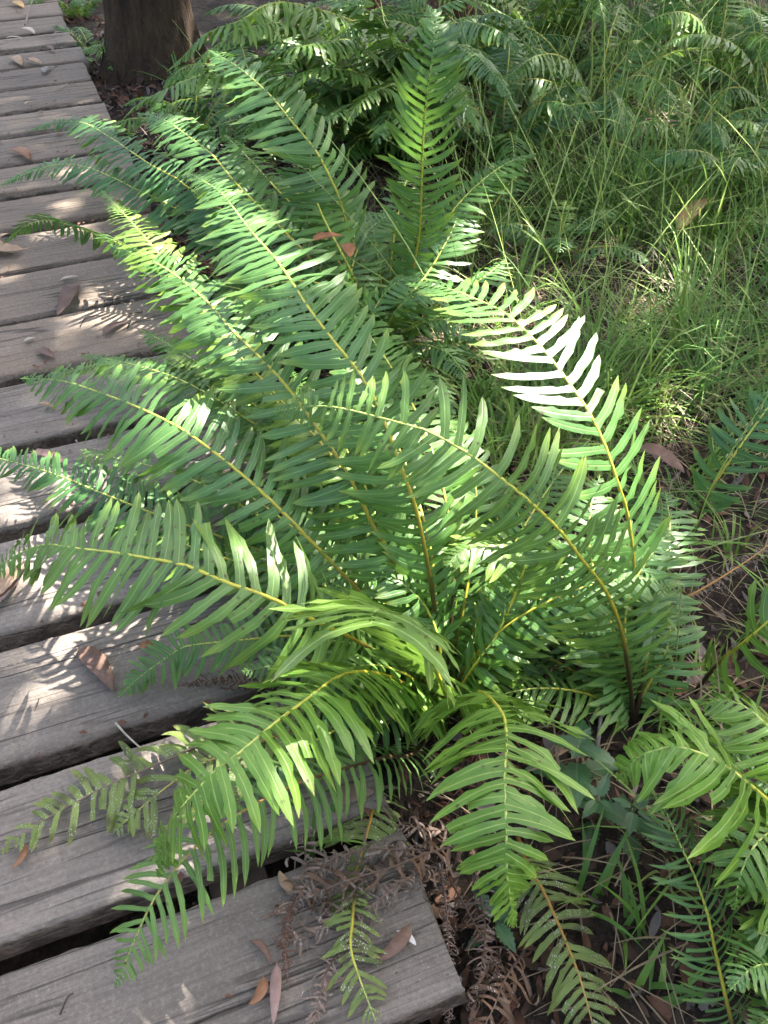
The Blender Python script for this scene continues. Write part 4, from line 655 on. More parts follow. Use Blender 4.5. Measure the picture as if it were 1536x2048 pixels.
# ------------------------------------------------------------------ boardwalk
def build_boardwalk():
    b = MB()
    for x in (-.28, -1.45):
        x0, x1, y0, y1, z0, z1 = x-.04, x+.04, -1.2, 6.9, -.22, -PT_H-.004
        v = [(x0, y0, z0), (x1, y0, z0), (x1, y1, z0), (x0, y1, z0), (x0, y0, z1), (x1, y0, z1), (x1, y1, z1), (x0, y1, z1)]
        b.add(v, [(0, 3, 2, 1), (4, 5, 6, 7), (0, 1, 5, 4), (1, 2, 6, 5), (2, 3, 7, 6), (3, 0, 4, 7)])
    root = b.build('boardwalk', M_JOIST, smooth=False); tag(root, 'weathered grey timber boardwalk of crosswise planks running up the left side', kind='structure')
    rng = random.Random(3)
    for n in range(-4, 25):
        xe = -.056 if n <= 0 else (-.056*(1-n/7) if n < 7 else 0)
        xe += rng.uniform(-.008, .008) + (.012 if n == 15 else 0); w = PW+rng.uniform(-.004, .004)
        x0 = -1.78+rng.uniform(-.02, .02); N = 90 if n > -2 else 20; sd_ = rng.random()*50; c0 = rng.uniform(.25, .75)*w; cdp = rng.choice([.003, .005, .006]); c1 = rng.uniform(.15, .85)*w
        tilt = rng.uniform(-.006, .006); dz = rng.uniform(-.003, .003)
        mb = MB(); rows = []
        for i in range(N+1):
            x = x0+(xe-x0)*(i/N)**.8
            nz = lambda k, s=1: noise.noise(Vector((x*k, sd_, s)))
            e0 = .003*nz(9)+.0025*nz(40, 2); e1 = .003*nz(8, 5)+.0025*nz(37, 6)
            if i == N: dx = .006
            else: dx = 0
            ca = c0+.006*nz(2.0, 7)+.002*nz(25, 8); da = cdp*max(0, min(1, .45+1.8*nz(1.7, 9)))
            cb = c1+.006*nz(1.8, 11)+.002*nz(27, 12); db = .004*max(0, min(1, -.05+1.8*nz(1.9, 13)))
            if abs(ca-cb) < .012: cb = ca+.014 if ca < w/2 else ca-.014
            ys = [(0+e0, -PT_H), (0+e0, -.02), (.0008+e0, -.006+.003*nz(30, 3)), (.004+e0, -.0018), (.011, 0)]
            m1, m2 = sorted([(ca, da), (cb, db)])
            lo = .011
            for c_, d_ in (m1, m2):
                ys += [((lo+c_-.003)/2, 0), (c_-.0013, 0), (c_, -d_*1.3), (c_+.0013, 0)]; lo = c_+.003
            ys += [((lo+w-.011)/2, 0), (w-.011, 0), (w-.004+e1, -.0018), (w-.0008+e1, -.006+.003*nz(33, 4)), (w+e1, -.02), (w+e1, -PT_H)]
            row = []
            for j, (yy, zz) in enumerate(ys):
                s = .0012*noise.noise(Vector((x*6, yy*30, sd_)))+.0006*noise.noise(Vector((x*30, yy*60, sd_))) if zz > -.01 else 0
                xx = x+dx*(noise.noise(Vector((yy*30, sd_, zz*30)))*1.5) - (.004 if (i == N and zz > -.004) else 0)
                row.append((xx, yy, zz+s+dz+tilt*(yy/w-.5)*2))
            rows.append(row)
        k = len(rows[0]); v = [p for r_ in rows for p in r_]
        f = [(i*k+j, (i+1)*k+j, (i+1)*k+(j+1) % k, i*k+(j+1) % k) for i in range(N) for j in range(k)]
        f += [tuple(range(k)), tuple(reversed([N*k+j for j in range(k)]))]
        mb.add(v, f); o = mb.build('plank', M_WOOD if n < 6 else M_WOOD_FAR_SHADE, root, loc=(0, n*PITCH, 0))
        try: o.data.set_sharp_from_angle(angle=R(40))
        except Exception: pass
build_boardwalk()

# ------------------------------------------------------------------ ferns
rng = random.Random(11)
def leaflet(P, d, n, L, W_, m=9, falc=.5, droop=.6, wav=.5, twist=0, cut=1.0, base=1.0, u0=0):
    """one pinna: spine grown from P along d, blade across w; returns verts, faces, uvs"""
    w = d.cross(n).normalized(); n = w.cross(d).normalized(); p = Vector(P); st = L/m; ph = rng.uniform(0, 6.28)
    V = []; UV = []; F = []; we = rng.uniform(.1, .28); fl = -.10+rng.uniform(-.06, .06)
    for i in range(m+1):
        u = i/m
        if u > cut+1e-6: break
        prof = (base*(1-u/.12)+.86*(u/.12)) if u < .12 else (.86+.14*math.sin((u-.12)/.35*1.57) if u < .47 else max(0, 1-((u-.47)/.53)**3.3))
        if cut >= 1 and i == m: prof = .02
        h = W_*.5*prof
        a = (math.sin(u*17+ph)+.6*math.sin(u*31+ph*2.3))*we*h; b_ = (math.sin(u*15+ph*1.7)+.6*math.sin(u*29+ph))*we*h
        V += [p-w*(h+b_*.5)+n*(fl*h+b_), p.copy(), p+w*(h+a*.5)+n*(fl*h+a)]
        UV += [(.5-.5*min(1, prof+.1), u), (.5, u), (.5+.5*min(1, prof+.1), u)]
        if i:
            k = len(V)-6; F += [(k, k+1, k+4, k+3), (k+1, k+2, k+5, k+4)]
        p = p+d*st
        rate = (droop*(.3+1.4*u)+wav*math.sin(u*5.5+ph*.25))/m
        d2 = rot(d, w, -rate); n = rot(n, w, -rate); d = d2
        d2 = rot(d, n, falc/m); w = rot(w, n, falc/m); d = d2
        if twist: w = rot(w, d, twist/m); n = rot(n, d, twist/m)
    return V, F, UV

def frond_geometry(pts, L, t0, fold=.05, narrow=1.0, roll=0, curl=0, curlup=0, holes=0, dens=1.0, m=9, stipe_r=.004, trunc=1.0, b0=.5, nref=None, flat=1.0, ang0=7, ang1=27):
    """returns (rachis MB, [leaflet tuples])"""
    L = L*1.38; N = 64; C = catmull(pts, N); tot = sum((C[i+1]-C[i]).length for i in range(N))
    T = [(C[min(i+1, N)]-C[max(i-1, 0)]).normalized() for i in range(N+1)]
    out = Vector((pts[-1][0]-pts[0][0], pts[-1][1]-pts[0][1], 0)); out = out.normalized() if out.length > 1e-4 else Vector((0, 1, 0))
    Ns = []; prev = None
    for t in T:
        ref = Vector(nref) if nref else Vector((0, 0, 1))-out*.12
        n = ref-t*ref.dot(t)
        if n.length < .12 and prev is not None: n = prev-t*prev.dot(t)
        elif prev is not None:
            n.normalize()
            if n.dot(prev) < 0: n = prev-t*prev.dot(t)
        n.normalize(); prev = n; Ns.append(n)
    if roll: Ns = [rot(n, t, R(roll)) for n, t in zip(Ns, T)]
    rb = MB(); r0 = stipe_r*(L/.075)**.5
    rb.tube([C[i] for i in range(0, N+1, 2)], [r0*(1-.8*(i/N)**.8) for i in range(0, N+1, 2)], 5, [i/N for i in range(0, N+1, 2)])
    leaves = []; s = t0; side_shift = 0
    f = lambda q: min(1, b0+1.9*q)*math.sin(min(1, (1-q*trunc)/.42)*1.5708)**.92
    while s < .992:
        q = (s-t0)/(1-t0); ff = f(q); sp = (L*.185/dens)*(.22+.78*ff**.75)
        for side in (-1, 1):
            ss = min(.995, s+(sp/tot)*.4*(side > 0)); k = ss*N; i = int(k); fr_ = k-i; i2 = min(N, i+1)
            P = C[i].lerp(C[i2], fr_); t = T[i]; n = Ns[i].lerp(Ns[i2], fr_).normalized(); b = t.cross(n).normalized()*side
            if rng.random() < holes+.025: continue
            fo = fold*(1-.5*q)+rng.uniform(-.1, .1)*flat
            bb = b*math.cos(fo)-n*math.sin(fo); nn = n*math.cos(fo)+b*math.sin(fo)
            ang = R(ang0+(ang1-ang0)*min(1, q*1.15)+rng.uniform(-9, 9)) + R(7)*math.sin(s*23+L*900); d = bb*math.cos(ang)+t*math.sin(ang)
            Lf = L*max(.07, ff)*rng.uniform(.84, 1.08); Wf = min(sp*.7*max(1, dens*1.04), L*(.16 if dens < 1.2 else .19))*narrow*rng.uniform(.82, 1.08)
            fa = (.15+.35*rng.random())*side
            cut = rng.uniform(.45, .85) if rng.random() < (.09+holes*.5) else 1.0
            if curl:
                d = (d+Vector((rng.uniform(-.6, .6), rng.uniform(-.6, .6), rng.uniform(-.3, .7)))).normalized(); nn = (nn-d*nn.dot(d)).normalized()
                Vv = leaflet(P, d, nn, Lf, Wf*rng.uniform(.4, .75), m, falc=fa*2.5, droop=rng.uniform(1.5, 6)*curl*rng.choice([1, 1, -.8]), wav=3., twist=rng.uniform(-3, 3), cut=cut)
            else:
                nn = rot(nn, d, rng.uniform(-.22, .3)*flat*side); dr = (rng.uniform(.25, .75)*(1-curlup)-curlup*.15)*flat
                Vv = leaflet(P+n*r0*.25, d, nn, Lf, Wf, m, falc=fa, droop=dr*(.6+.6*ff), wav=(rng.uniform(.3, 1.0)+curlup)*flat, twist=flat*rng.uniform(-.5, .5)*(1 if rng.random() < .85 else 3), cut=cut, base=1.06)
            leaves.append((Vv, P, Lf*Wf))
        s += sp/tot
    return rb, leaves

def emit_fern(root, fronds, single=False, limit=290):
    """fronds: list of (rachis MB, rachis mat, leaves, leaf mat). Largest leaflets in view become objects, the rest one part."""
    allv = []; objs = []
    for fi, (rb, rm, leaves, lm) in enumerate(fronds):
        o = rb.build('rachis' if single else 'frond', SM[rm], root); objs.append(o)
        for lf, P, area in leaves:
            sc = screen(P); vis = 0
            if sc and abs(sc[0]) < .40 and abs(sc[1]) < .53: vis = area/sc[2]**2
            allv.append((vis, fi, lf, lm))
    allv.sort(key=lambda a: -a[0]); rest = {}
    for i, (vis, fi, lf, lm) in enumerate(allv):
        if i < limit and vis > 0:
            mb = MB(); mb.add(*lf); mb.build('leaflet', LM[lm], root if single else objs[fi])
        else: rest.setdefault(lm, MB()).add(*lf)
    if rest:
        # one stuff part per plant; several leaf colours become material slots
        keys = list(rest); mb = MB(); cnt = []
        for k in keys: mb.add(rest[k].v, rest[k].f, rest[k].uv); cnt.append(len(rest[k].f))
        o = mb.build('small_leaflets', LM[keys[0]], root); o['kind'] = 'stuff'
        for k in keys[1:]: o.data.materials.append(LM[k])
        mi = np.repeat(np.arange(len(keys)), cnt).astype(np.int32); o.data.polygons.foreach_set('material_index', mi)

FERN_INFO = {
    'central': ('large spreading green fern in the middle, fronds arching out over the boardwalk', 'fern'),
    'right': ('green fern right of the middle one, its longest fronds bent to the left', 'fern'),
    'back': ('tall fern behind the middle fern with one frond standing straight up', 'fern'),
    'top': ('arching fern with long hanging leaflets right of the dark mossy trunk', 'fern'),
    'edge': ('lime green fern cut off by the right edge of the picture', 'fern'),
}
by = {}
for rec in FRONDS: by.setdefault(rec[0], []).append(rec)
for key, info in FERN_INFO.items():
    recs = by[key]; b = recs[0][1][0]; root = empty('fern', (0, 0, 0)); fl = []
    for _, pts, L, t0, mat, k in recs:
        k = dict(k); rm = k.pop('rachis', 'green')
        rb, lv = frond_geometry(pts, L, t0, **k); fl.append((rb, rm, lv, mat))
    emit_fern(root, fl); tag(root, info[0], info[1], 'ferns')
OLD_LABELS = ['speckled old frond with orange stalk lying on the soil right of the nearest plank',
              'speckled old frond with orange stalk hanging over the dead frond heap',
              'small yellow green speckled frond lying on the nearest plank']
for lab, (_, pts, L, t0, mat, k) in zip(OLD_LABELS, by['oldfront']):
    k = dict(k); rm = k.pop('rachis', 'green'); rb, lv = frond_geometry(pts, L, t0, **k); root = empty('old_frond', (0, 0, 0))
    emit_fern(root, [(rb, rm, lv, mat)], True); tag(root, lab, 'fern frond', 'old speckled fronds')
DEAD_LABELS = ['brown dead frond with dark stalk draped across the far side of the nearest plank', 'grey withered frond hanging down at the left of the dead heap',
               'tightly curled rust red frond standing out on the nearest plank', 'grey curled dead frond at the bottom beside the small speckled frond',
               'thin grey withered frond hanging off the end of the nearest plank', 'brown crumpled frond lying on the nearest plank below the draped one',
               'dead brown frond on the soil just right of the plank end', 'dark rust curled frond on the rotten end of the third plank',
               'large curled orange brown frond at the bottom right of the plank end', 'grey brown withered frond under the old speckled frond',
               'slim grey dead frond in the middle of the heap on the nearest plank', 'grey dead frond along the far edge of the nearest plank, top of the heap',  'grey withered frond trailing down the soil beside the plank end', 'small grey curled frond at the left side of the dead heap', 'rust brown dead frond on the soil behind the dark seedling', 'rust brown dead frond on the soil at the foot of the middle fern']
for lab, (_, pts, L, t0, mat, k) in zip(DEAD_LABELS, by['dead']):
    k = dict(k); rm = k.pop('rachis', 'brown'); rb, lv = frond_geometry(pts, L, t0, stipe_r=.0026, **k); root = empty('dead_frond', (0, 0, 0))
    emit_fern(root, [(rb, rm, lv, mat)], True, 120); tag(root, lab, 'dead frond', 'dead curled fronds')
_, pts, L, t0, mat, k = by['stipe'][0]; k = dict(k); rm = k.pop('rachis'); rb, lv = frond_geometry(pts, L, t0, **k); root = empty('dying_frond', (0, 0, 0))
emit_fern(root, [(rb, rm, [(l, p, a) for l, p, a in lv], 'deadgrey')], True, 120); tag(root, 'bare orange frond stalk with shrivelled grey leaflets behind the right fern', 'fern frond')

def auto_fern(base, n, length, L, mat, label, az0=0, span=360, seed=0, fold=.5, tipz=.0):
    r = random.Random(seed); root = empty('fern', (0, 0, 0)); fl = []; b = Vector(base)
    for i in range(n):
        az = R(az0+span*(i+r.uniform(-.3, .3))/n); el = R(r.uniform(52, 80)); ln = length*r.uniform(.75, 1.1); p = b.copy(); pts = [tuple(p)]; bend = R(r.uniform(95, 130))
        for k in range(9):
            e = el-bend*(k/9)**1.3; p = p+Vector((math.sin(az)*math.cos(e), math.cos(az)*math.cos(e), math.sin(e)))*(ln/9); az += r.uniform(-.06, .06); pts.append(tuple(p))
        rb, lv = frond_geometry(pts, L*r.uniform(.8, 1.0), .12, fold=fold*r.uniform(.3, 1.1), m=7); fl.append((rb, 'green', lv, mat if isinstance(mat, str) else r.choice(mat)))
    emit_fern(root, fl, limit=140); tag(root, label, 'fern', 'ferns')
for (bp, n, ln, L, mats, lab, fo), sd_ in zip(AUTO_FERNS, range(1, 99)):
    auto_fern(bp, n, ln, L, mats, lab, sd_*37, 360, sd_, fo)
auto_fern(PT['small_fern_a'], 7, .42, .05, ['blue', 'dark'], 'small dark fern between the boardwalk and the mossy trunk', 0, 360, 8, .3)
auto_fern(PT['small_fern_b'], 6, .38, .05, ['dark', 'mid'], 'small fern growing against the foot of the mossy trunk', 100, 200, 9, .3)
auto_fern(PT['small_fern_c'], 6, .45, .055, ['dark', 'blue'], 'small fern in the shade beyond the mossy trunk by the far planks', 0, 360, 10, .3)

# ------------------------------------------------------------------ tree trunks
def trunk_tree(base, rad, height, mat, label, lean=(0, 0), seed=0, crown=None):
    r = random.Random(seed); root = empty('tree', base); b = MB(); S = 72; n = 90; vv = []; ff = []; uv = []
    for i in range(n+1):
        t = i/n; z = height*t**2-.25; fl = 1+.9*math.exp(-max(0, z+.1)/.14)
        for k in range(S):
            a = 2*math.pi*k/S; q = rad*fl*(1-.45*t*t)*(1+.10*noise.noise(Vector((math.cos(a)*1.6, math.sin(a)*1.6, z*.9+seed)))+.05*noise.noise(Vector((math.cos(a)*6, math.sin(a)*6, z*2+seed)))+.12*math.exp(-max(0, z)/.2)*math.sin(a*4+seed)-.13*abs(noise.noise(Vector((math.cos(a)*7, math.sin(a)*7, z*1.8+seed))))-.06*abs(noise.noise(Vector((math.cos(a)*18, math.sin(a)*18, z*5+seed)))))
            vv.append((lean[0]*z+math.cos(a)*q, lean[1]*z+math.sin(a)*q, z)); uv.append((k/S, t))
    for i in range(n):
        for k in range(S): ff.append((i*S+k, i*S+(k+1) % S, (i+1)*S+(k+1) % S, (i+1)*S+k))
    ff.append(tuple(n*S+k for k in range(S))); b.add(vv, ff, uv); b.build('trunk', mat, root)
    tag(root, label, 'tree', 'tree trunks'); return root
trunk_tree(PT['trunk'], .19, 4.2, M_BARK, 'dark brown mossy tree trunk at the top left beside the boardwalk', (.02, .03), 1)
trunk_tree(PT['trunk_mid'], .10, 4.2, M_BARK2, 'reddish brown tree trunk at the top behind the upright frond', (.0, .03), 2)
trunk_tree(PT['trunk_sun'], .07, 4.2, M_BARK2, 'slim sunlit tree trunk at the top middle behind arching fronds', (-.02, .03), 3)
trunk_tree(PT['trunk_right'], .08, 4.2, M_BARK2, 'slim reddish trunk at the top right behind grass', (.02, .03), 4)

# ------------------------------------------------------------------ unseen overhanging tree, crown gaps shaped to place the sun patches
def build_canopy():
    r = random.Random(21); root = trunk_tree((7.6, 7.4, -.1), .28, 6.5, M_BARK, 'tall unseen tree overhanging from the right, crown gaps shaped for sun patches', (-.02, -.02), 9)
    lim = MB()
    for i in range(14):
        a = r.uniform(2.6, 5.2); p = Vector((-.1, -.1, 3.2+r.random()*2.6)); pts = [p]; q = p.copy()
        for k in range(5): q = q+Vector((math.cos(a), math.sin(a), .12-.05*k))*r.uniform(.9, 1.4); a += r.uniform(-.25, .25); pts.append(q.copy())
        lim.tube(pts, [.08*(1-.8*k/5) for k in range(6)], 6)
    lim.build('limb', M_BARK, root)
    sh = Vector((SUN.x/SUN.z, SUN.y/SUN.z)); b = MB(); base = Vector((7.6, 7.4, -.1))
    pats = [(Vector((px, py)), pz, pr) for px, py, pz, pr in SUN_PATCHES]
    cnt = 0
    while cnt < 38000:
        gx = r.uniform(-2.6, 4.8); gy = r.uniform(-1.5, 6.8); z = r.uniform(4.0, 6.6)
        x = gx+sh.x*(z-.2); y = gy+sh.y*(z-.2); cnt += 1
        ln = r.uniform(.12, .2)
        if any((Vector((x, y))-sh*(z-pz)-pc).length < pr+ln*.3 for pc, pz, pr in pats): continue  # opens the crown where sun should reach a listed patch
        if gx > .3 and noise.noise(Vector((gx*7, gy*7, 4.2))) > (.53 if gy < 2.3 else .32): continue
        c = Vector((x, y, z))-base; d = Vector((r.uniform(-1, 1), r.uniform(-1, 1), r.uniform(-.8, .3))).normalized(); n = Vector((r.uniform(-.5, .5), r.uniform(-.5, .5), 1)).normalized()
        w = d.cross(n).normalized(); a = w*ln*.3
        b.add([c-d*ln*.5, c+a-d*ln*.1, c+d*ln*.5+Vector((0, 0, -.02)), c-a-d*ln*.1], [(0, 1, 2, 3)])
    o = b.build('crown', M_CANOPY, root); o['kind'] = 'stuff'
build_canopy()

# ------------------------------------------------------------------ the surrounding wood that closes off the horizon
def build_wood():
    r = random.Random(77); b = MB(); tr = MB()
    for i in range(46):
        a = 6.283*i/46+r.uniform(-.06, .06); d = r.uniform(10, 17); p = Vector((1+math.cos(a)*d, 2+math.sin(a)*d, -.5)); h = r.uniform(8, 12)
        tr.tube([p, p+Vector((r.uniform(-.3, .3), r.uniform(-.3, .3), h*.5)), p+Vector((r.uniform(-.6, .6), r.uniform(-.6, .6), h))], [.22, .16, .06], 7)
        for k in range(420):
            zz = .2+h*r.random()**1.1; q = p+Vector((r.gauss(0, 1.1), r.gauss(0, 1.1), zz)); ln = r.uniform(.25, .6)
            dd = Vector((r.uniform(-1, 1), r.uniform(-1, 1), r.uniform(-.7, .4))).normalized(); w = dd.cross(Vector((r.uniform(-.6, .6), r.uniform(-.6, .6), 1))).normalized()*ln*.32
            b.add([q-dd*ln*.5, q+w-dd*ln*.1, q+dd*ln*.5, q-w-dd*ln*.1], [(0, 1, 2, 3)])
    tag(b.build('forest_foliage', M_CANOPY), 'leafy forest closing in all round the clearing', kind='stuff')
    tag(tr.build('forest_stems', M_BARK), 'dark stems of the surrounding forest', kind='stuff')
build_wood()

# ------------------------------------------------------------------ grass
def blade(b, p, az, length, width, el0, bend, segs=5, twist=0):
    d_az = Vector((math.sin(az), math.cos(az), 0)); w = Vector((d_az.y, -d_az.x, 0)); v = []; f = []; uv = []; q = Vector(p)
    for i in range(segs+1):
        t = i/segs; e = el0-bend*t**1.4; hw = width*.5*(1-t**2.2)*(.6+.4*min(1, t*4))+.0002
        ww = rot(w, Vector((0, 0, 1)), twist*t); v += [q-ww*hw, q+ww*hw]; uv += [(0, t), (1, t)]
        if i: k = 2*i; f.append((k-2, k-1, k+1, k))
        q = q+(d_az*math.cos(e)+Vector((0, 0, 1))*math.sin(e))*(length/segs)
    b.add(v, f, uv)
def grass_density(x, y):
    if x < .3: return 0
    s = screen((x, y, -.1))
    if not s: return .12
    px, py = (s[0]*2048+768), (1024-s[1]*2048)
    d = 0
    if px > 820 and 60 < py < 1000: d = min(1, (px-820)/200)*(1 if py < 820 else .8)
    elif px > 1180 and py >= 1000: d = .3
    return max(d, .06)
def build_grass():
    r = random.Random(5); wi = MB(); g = MB(); g2 = MB(); st = MB()
    g3 = MB(); cl_n = 0
    for i in range(7500):
        x = r.uniform(.2, 3.9); y = r.uniform(.0, 4.5)
        if r.random() > grass_density(x, y)*(.45+.9*noise.noise(Vector((x*2.2, y*2.2, 7)))): continue
        near = y < .9; h = r.uniform(.14, .40)*(.6 if near else (1 if y < 2.3 else .6)); b = r.choices([g, g2, g3], [4, 4, 1.6])[0]; wd = r.choice([.0025, .0035, .005, .007, .0095])
        lean = r.uniform(0, 6.28); z = ground_z(x, y)-.01
        for k in range(r.randint(7, 16)):
            az = lean+r.uniform(-1.6, 1.6)
            blade(b, (x+r.gauss(0, .012), y+r.gauss(0, .012), z), az, h*r.uniform(.55, 1.15), wd*r.uniform(.7, 1.1), R(r.uniform(20, 85)), R(r.uniform(15, 125)), 5, r.uniform(-1.2, 1.2))
    for i in range(17000):
        x = r.uniform(.1, 3.0); y = -.2+3.6*r.random()**1.2
        if r.random() > (max(grass_density(x, y), .5) if y > .9 else .3): continue
        blade(st, (x, y, ground_z(x, y)+r.uniform(.0, .05)), r.uniform(0, 6.28), r.uniform(.06, .22), r.choice([.0012, .0018, .003]), R(r.uniform(-5, 40)), R(r.uniform(10, 70)), 4, r.uniform(-1, 1))
    # fine wiry stems with a little drooping panicle
    for i in range(1500):
        x = r.uniform(.5, 3.0); y = r.uniform(.7, 3.6)
        if r.random() > grass_density(x, y): continue
        az = r.uniform(0, 6.28); blade(wi, (x, y, ground_z(x, y)), az, r.uniform(.3, .8)*(1 if y > 1.3 else .5), r.choice([.0022, .003, .005]), R(r.uniform(18, 80)), R(r.uniform(0, 50)), 7, r.uniform(-1.5, 1.5))
    tag(wi.build('wiry_grass', M_CULM), 'pale wiry grass stalks standing above the tangled blades', kind='stuff')
    tag(g.build('grass', M_GRASS), 'light green grass blades tangled over the ground at the right', kind='stuff')
    tag(g3.build('grass', M_GRASS_Y), 'yellowish green grass blades tangled over the ground at the right', kind='stuff')
    tag(g2.build('grass', M_GRASS_D), 'deep green grass blades tangled over the ground at the right', kind='stuff')
    tag(st.build('dry_grass', M_STRAW), 'dry straw coloured grass lying among the green', kind='stuff')
build_grass()
def build_stems():
    for pts, lab in STEMS:
        C = catmull(pts, 16); root = empty('grass_plant', pts[0]); o0 = Vector(pts[0]); r = random.Random(len(lab)); b = MB()
        b.tube([p-o0 for p in C], [.0017*(1-.55*i/16) for i in range(17)], 5); b.build('culm', M_CULM, root)
        for k in range(r.choice([2, 3])):
            i = r.randint(3, 12); p = C[i]-o0; t = (C[i+1]-C[i]).normalized(); bl = MB(); az = math.atan2(t.x, t.y)+r.uniform(-1.2, 1.2)
            blade(bl, p, az, r.uniform(.06, .13), .006, R(r.uniform(0, 60)), R(r.uniform(10, 60)), 6, .4); bl.build('blade', M_GRASS if r.random() < .6 else M_CULM, root)
        sdm = MB()
        for i in range(12, 17):
            p = C[i]-o0; t = (C[min(i+1, 16)]-C[i-1]).normalized()
            for s in (-1, 1):
                q = p+Vector((s*.004, 0, .001)); sdm.tube([q, q+t*.004+Vector((s*.0015, 0, 0)), q+t*.009], [.0003, .0013, .0003], 5)
        sdm.build('seed_head', M_SEED, root); tag(root, lab, 'grass stem', 'tall grass stems')
build_stems()

# ------------------------------------------------------------------ broad-bladed tufts, seedlings
def build_tufts():
    labs = ['broad bladed grass tuft on the soil under the right edge fern', 'grass tuft beside the orange stalked old frond', 'grass tuft at the bottom right of the picture', 'grass blades sprouting through the gap behind the nearest plank']
    for i, (p, lab) in enumerate(zip(PT['tufts'], labs)):
        r = random.Random(40+i); root = empty('grass_tuft', p)
        for k in range(9):
            b = MB(); blade(b, (r.uniform(-.02, .02), r.uniform(-.02, .02), -.01), r.uniform(0, 6.28), r.uniform(.08, .17), r.uniform(.006, .011), R(r.uniform(40, 80)), R(r.uniform(40, 120)), 7, r.uniform(-.6, .6)); b.build('blade', M_GRASS if k % 2 else M_GRASS_D, root)
        tag(root, lab, 'grass tuft', 'broad grass tufts')
build_tufts()
def serrate_leaf(b, p, d, n, L, W_):
    w = d.cross(n).normalized(); V = []; F = []; UV = []; m = 14; q = Vector(p)
    for i in range(m+1):
        t = i/m; h = W_*.5*math.sin(math.pi*min(1, .06+.94*t)**.75)**.9*(1.0 if i % 2 else .72)
        if i == m: h = .0002
        lift = n*(-.25*L*t*t)+n*(h*.25); c = q+d*(L*t)+n*(-.25*L*t*t)
        V += [c-w*h+n*h*.22, c, c+w*h+n*h*.22]; UV += [(0, t), (.5, t), (1, t)]
        if i: k = 3*i; F += [(k-3, k-2, k+1, k), (k-2, k-1, k+2, k+1)]
    b.add(V, F, UV)
def build_seedlings():
    labs = ['dark green serrated seedling in front of the gap between the two lime fronds', 'dark leafy seedling below the right edge fern', 'tiny seedling with a single pair of leaves by the plank end', 'small dark serrated seedling next to the old speckled frond', 'tiny dark seedling under the lime frond tip']
    for i, (p, lab) in enumerate(zip(PT['seedlings'], labs)):
        r = random.Random(70+i); root = empty('seedling', p); big = (1.5, 1.25, .8, 1.1, .8)[i]; st = MB(); H = .08*big
        st.tube([Vector((0, 0, -.02)), Vector((.004, 0, H*.5)), Vector((0, .004, H))], [.0015, .0013, .0008], 6); st.build('stem', SM['brown'], root)
        az = r.uniform(0, 3)
        for k, (z, L) in enumerate(((H*.35, .05), (H*.7, .055), (H, .034), (H*1.05, .02))[: (2 if i == 2 else 4)]):
            for s in (0, math.pi):
                a = az+s+r.uniform(-.3, .3); e = R(r.uniform(0, 30)); d = Vector((math.cos(a)*math.cos(e), math.sin(a)*math.cos(e), math.sin(e))); n = (Vector((0, 0, 1))-d*d.z).normalized()
                b = MB(); serrate_leaf(b, Vector((0, 0, z))+d*.006, d, n, L*big*r.uniform(.85, 1.15), L*big*.55); b.build('leaf', M_SEEDLING, root)
            az += 1.4
        tag(root, lab, 'seedling', 'dark serrated seedlings')
build_seedlings()

# ------------------------------------------------------------------ fallen leaves, twigs, litter
def gum_leaf(P, Q, wf, curl, r, m=12):
    P, Q = Vector(P), Vector(Q); d = Q-P; L = d.length; d.normalize(); up = Vector((0, 0, 1)); n = (up-d*d.z).normalized(); w = d.cross(n).normalized(); V = []; F = []; UV = []
    tot = curl; pts = [Vector((0, 0, 0))]; dirs = []
    for i in range(m):
        a = tot*((i+.5)/m-.5); dd = d*math.cos(a)+w*math.sin(a); dirs.append(dd); pts.append(pts[-1]+dd/m)
    ch = pts[-1]-pts[0]; k = L/max(.25, ch.length)
    if curl > 2.5: k = L*2.2
    for i in range(m+1):
        t = i/m; dd = dirs[min(i, m-1)]; ww = dd.cross(n).normalized(); h = wf*L*.5*math.sin(math.pi*t**.8)**.8+.0007 if t > .1 else .0009
        if curl > 2.5: h *= 1.5
        c = P+pts[i]*k+n*(.006+.05*L*math.sin(t*3.14+r.random()*.2)*r.uniform(.6, 1.2))
        V += [c-ww*h+n*h*.28, c, c+ww*h+n*h*.35]; UV += [(0, t), (.5, t), (1, t)]
        if i: j = 3*i; F += [(j-3, j-2, j+1, j), (j-2, j-1, j+2, j+1)]
    return V, F, UV
for i, (P, Q, wf, colr, curl, lab) in enumerate(DEAD_LEAVES):
    b = MB(); b.add(*gum_leaf(P, Q, wf, curl, random.Random(i))); o = b.build('dead_leaf', DLM[colr]); tag(o, lab, 'dead leaf', 'fallen leaves')
    md = o.modifiers.new('thickness', 'SOLIDIFY'); md.thickness = .0006
for pts, r_, lab in TWIGS:
    C = catmull(pts, 10); b = MB(); b.tube([c+Vector((0, 0, r_)) for c in C], [r_*(1-.35*i/10) for i in range(11)], 6); o = b.build('twig', DLM['pale'] if ('white' in lab or 'pale' in lab or 'straw' in lab) else (DLM['grey'] if 'grey' in lab else M_JOIST)); tag(o, lab, 'twig', 'twigs')
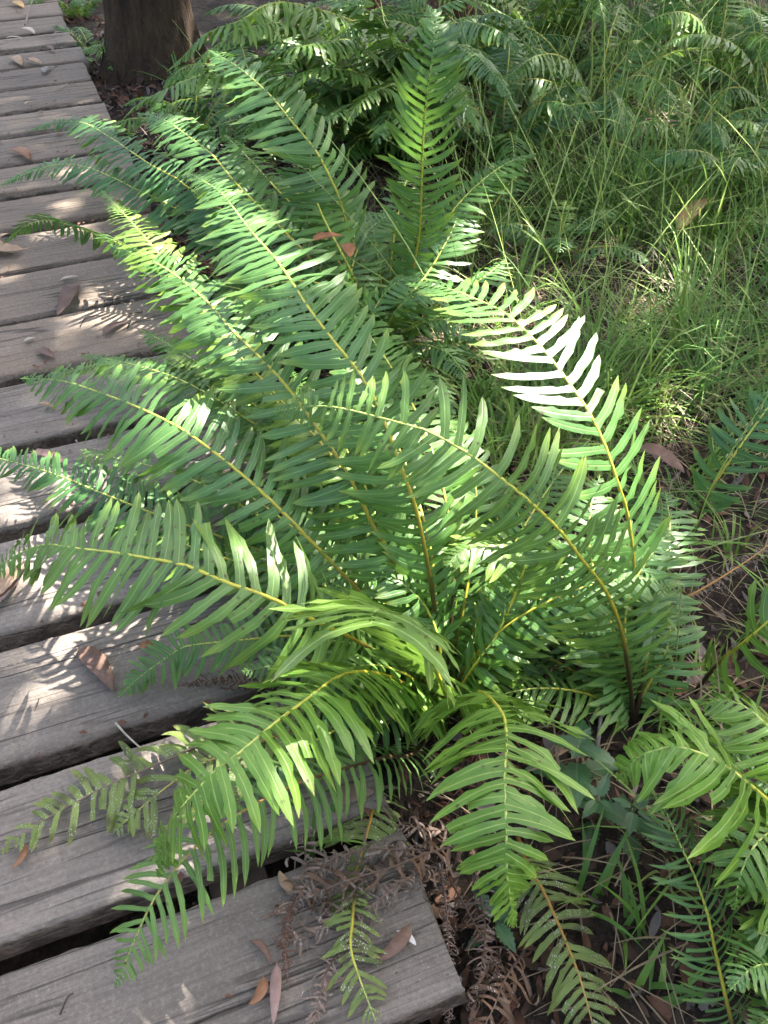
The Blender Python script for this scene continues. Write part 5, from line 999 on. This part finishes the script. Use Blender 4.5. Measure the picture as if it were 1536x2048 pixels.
def build_litter():
    r = random.Random(9); B = [MB(), MB(), MB()]
    def one(x, y, z, s):
        a = r.uniform(0, 6.28); el = r.uniform(-.3, .5); d = Vector((math.cos(a)*math.cos(el), math.sin(a)*math.cos(el), math.sin(el))); P = Vector((x, y, z)); n = Vector((r.uniform(-.5, .5), r.uniform(-.5, .5), 1)).normalized()
        k = r.choices([0, 1, 2], [5, 3, 1.4])[0]; w = d.cross(n).normalized(); n = w.cross(d); V = []; F = []; m = 4; q = P; wd = s*r.choice([.08, .15, .25])
        bend = r.uniform(-1.5, 2.5)
        for i in range(m+1):
            h = wd*(math.sin(math.pi*(.1+.85*i/m))); V += [q-w*h, q+w*h+n*h*.5]
            if i: j = 2*i; F.append((j-2, j-1, j+1, j))
            q = q+d*(s/m); d = rot(d, w, bend/m)
        B[k].add(V, F)
    for i in range(15000):
        x = r.uniform(-.08, 2.0); y = -.25+r.random()**1.5*4.6
        one(x, y, ground_z(x, y)+r.uniform(0, .012), r.uniform(.012, .05))
    # between and beyond the far planks
    for i in range(900):
        x = r.uniform(.0, .5); y = r.uniform(2, 5.6); one(x, y, ground_z(x, y)+.008, r.uniform(.02, .06))
    for k, nm in enumerate(('dark brown leaf litter covering the soil', 'red brown leaf litter covering the soil', 'grey leaf litter covering the soil')):
        tag(B[k].build('leaf_litter', M_LITTER[k]), nm, kind='stuff')
    c = MB(); c2 = MB()
    for i in range(300):
        n = r.randint(1, 20); x = -.02-abs(r.gauss(0, .35)); y = n*PITCH+r.choice([.004, PW-.006])+r.gauss(0, .006); a = r.uniform(0, 6.28); s = r.uniform(.006, .02); d = Vector((math.cos(a), math.sin(a), 0))*s; w = Vector((-d.y, d.x, 0))*.3; p = Vector((x, y, .003)); m = c if r.random() < .7 else c2
        m.add([p, p+d*.5-w+Vector((0, 0, .003)), p+d, p+d*.5+w+Vector((0, 0, .004))], [(0, 1, 2, 3)])
    for i in range(420):
        x = r.uniform(-1.2, -.01); n = r.randint(0, 22); y = n*PITCH+r.random()*PW
        if n < 10 and r.random() < .72: continue
        a = r.uniform(0, 6.28); s = r.uniform(.004, .014) if n < 10 else r.uniform(.008, .03); d = Vector((math.cos(a), math.sin(a), 0))*s; w = Vector((-d.y, d.x, 0))*r.choice([.1, .2, .3]); p = Vector((x, y, .004)); m = c if r.random() < .6 else c2
        m.add([p, p+d*.5-w+Vector((0, 0, .002)), p+d, p+d*.5+w+Vector((0, 0, .003))], [(0, 1, 2, 3)])
    tag(c.build('plank_debris', M_LITTER[1]), 'tiny brown crumbs of debris scattered on the planks', kind='stuff'); tag(c2.build('plank_debris', M_LITTER[2]), 'tiny pale crumbs of debris scattered on the planks', kind='stuff')
build_litter()
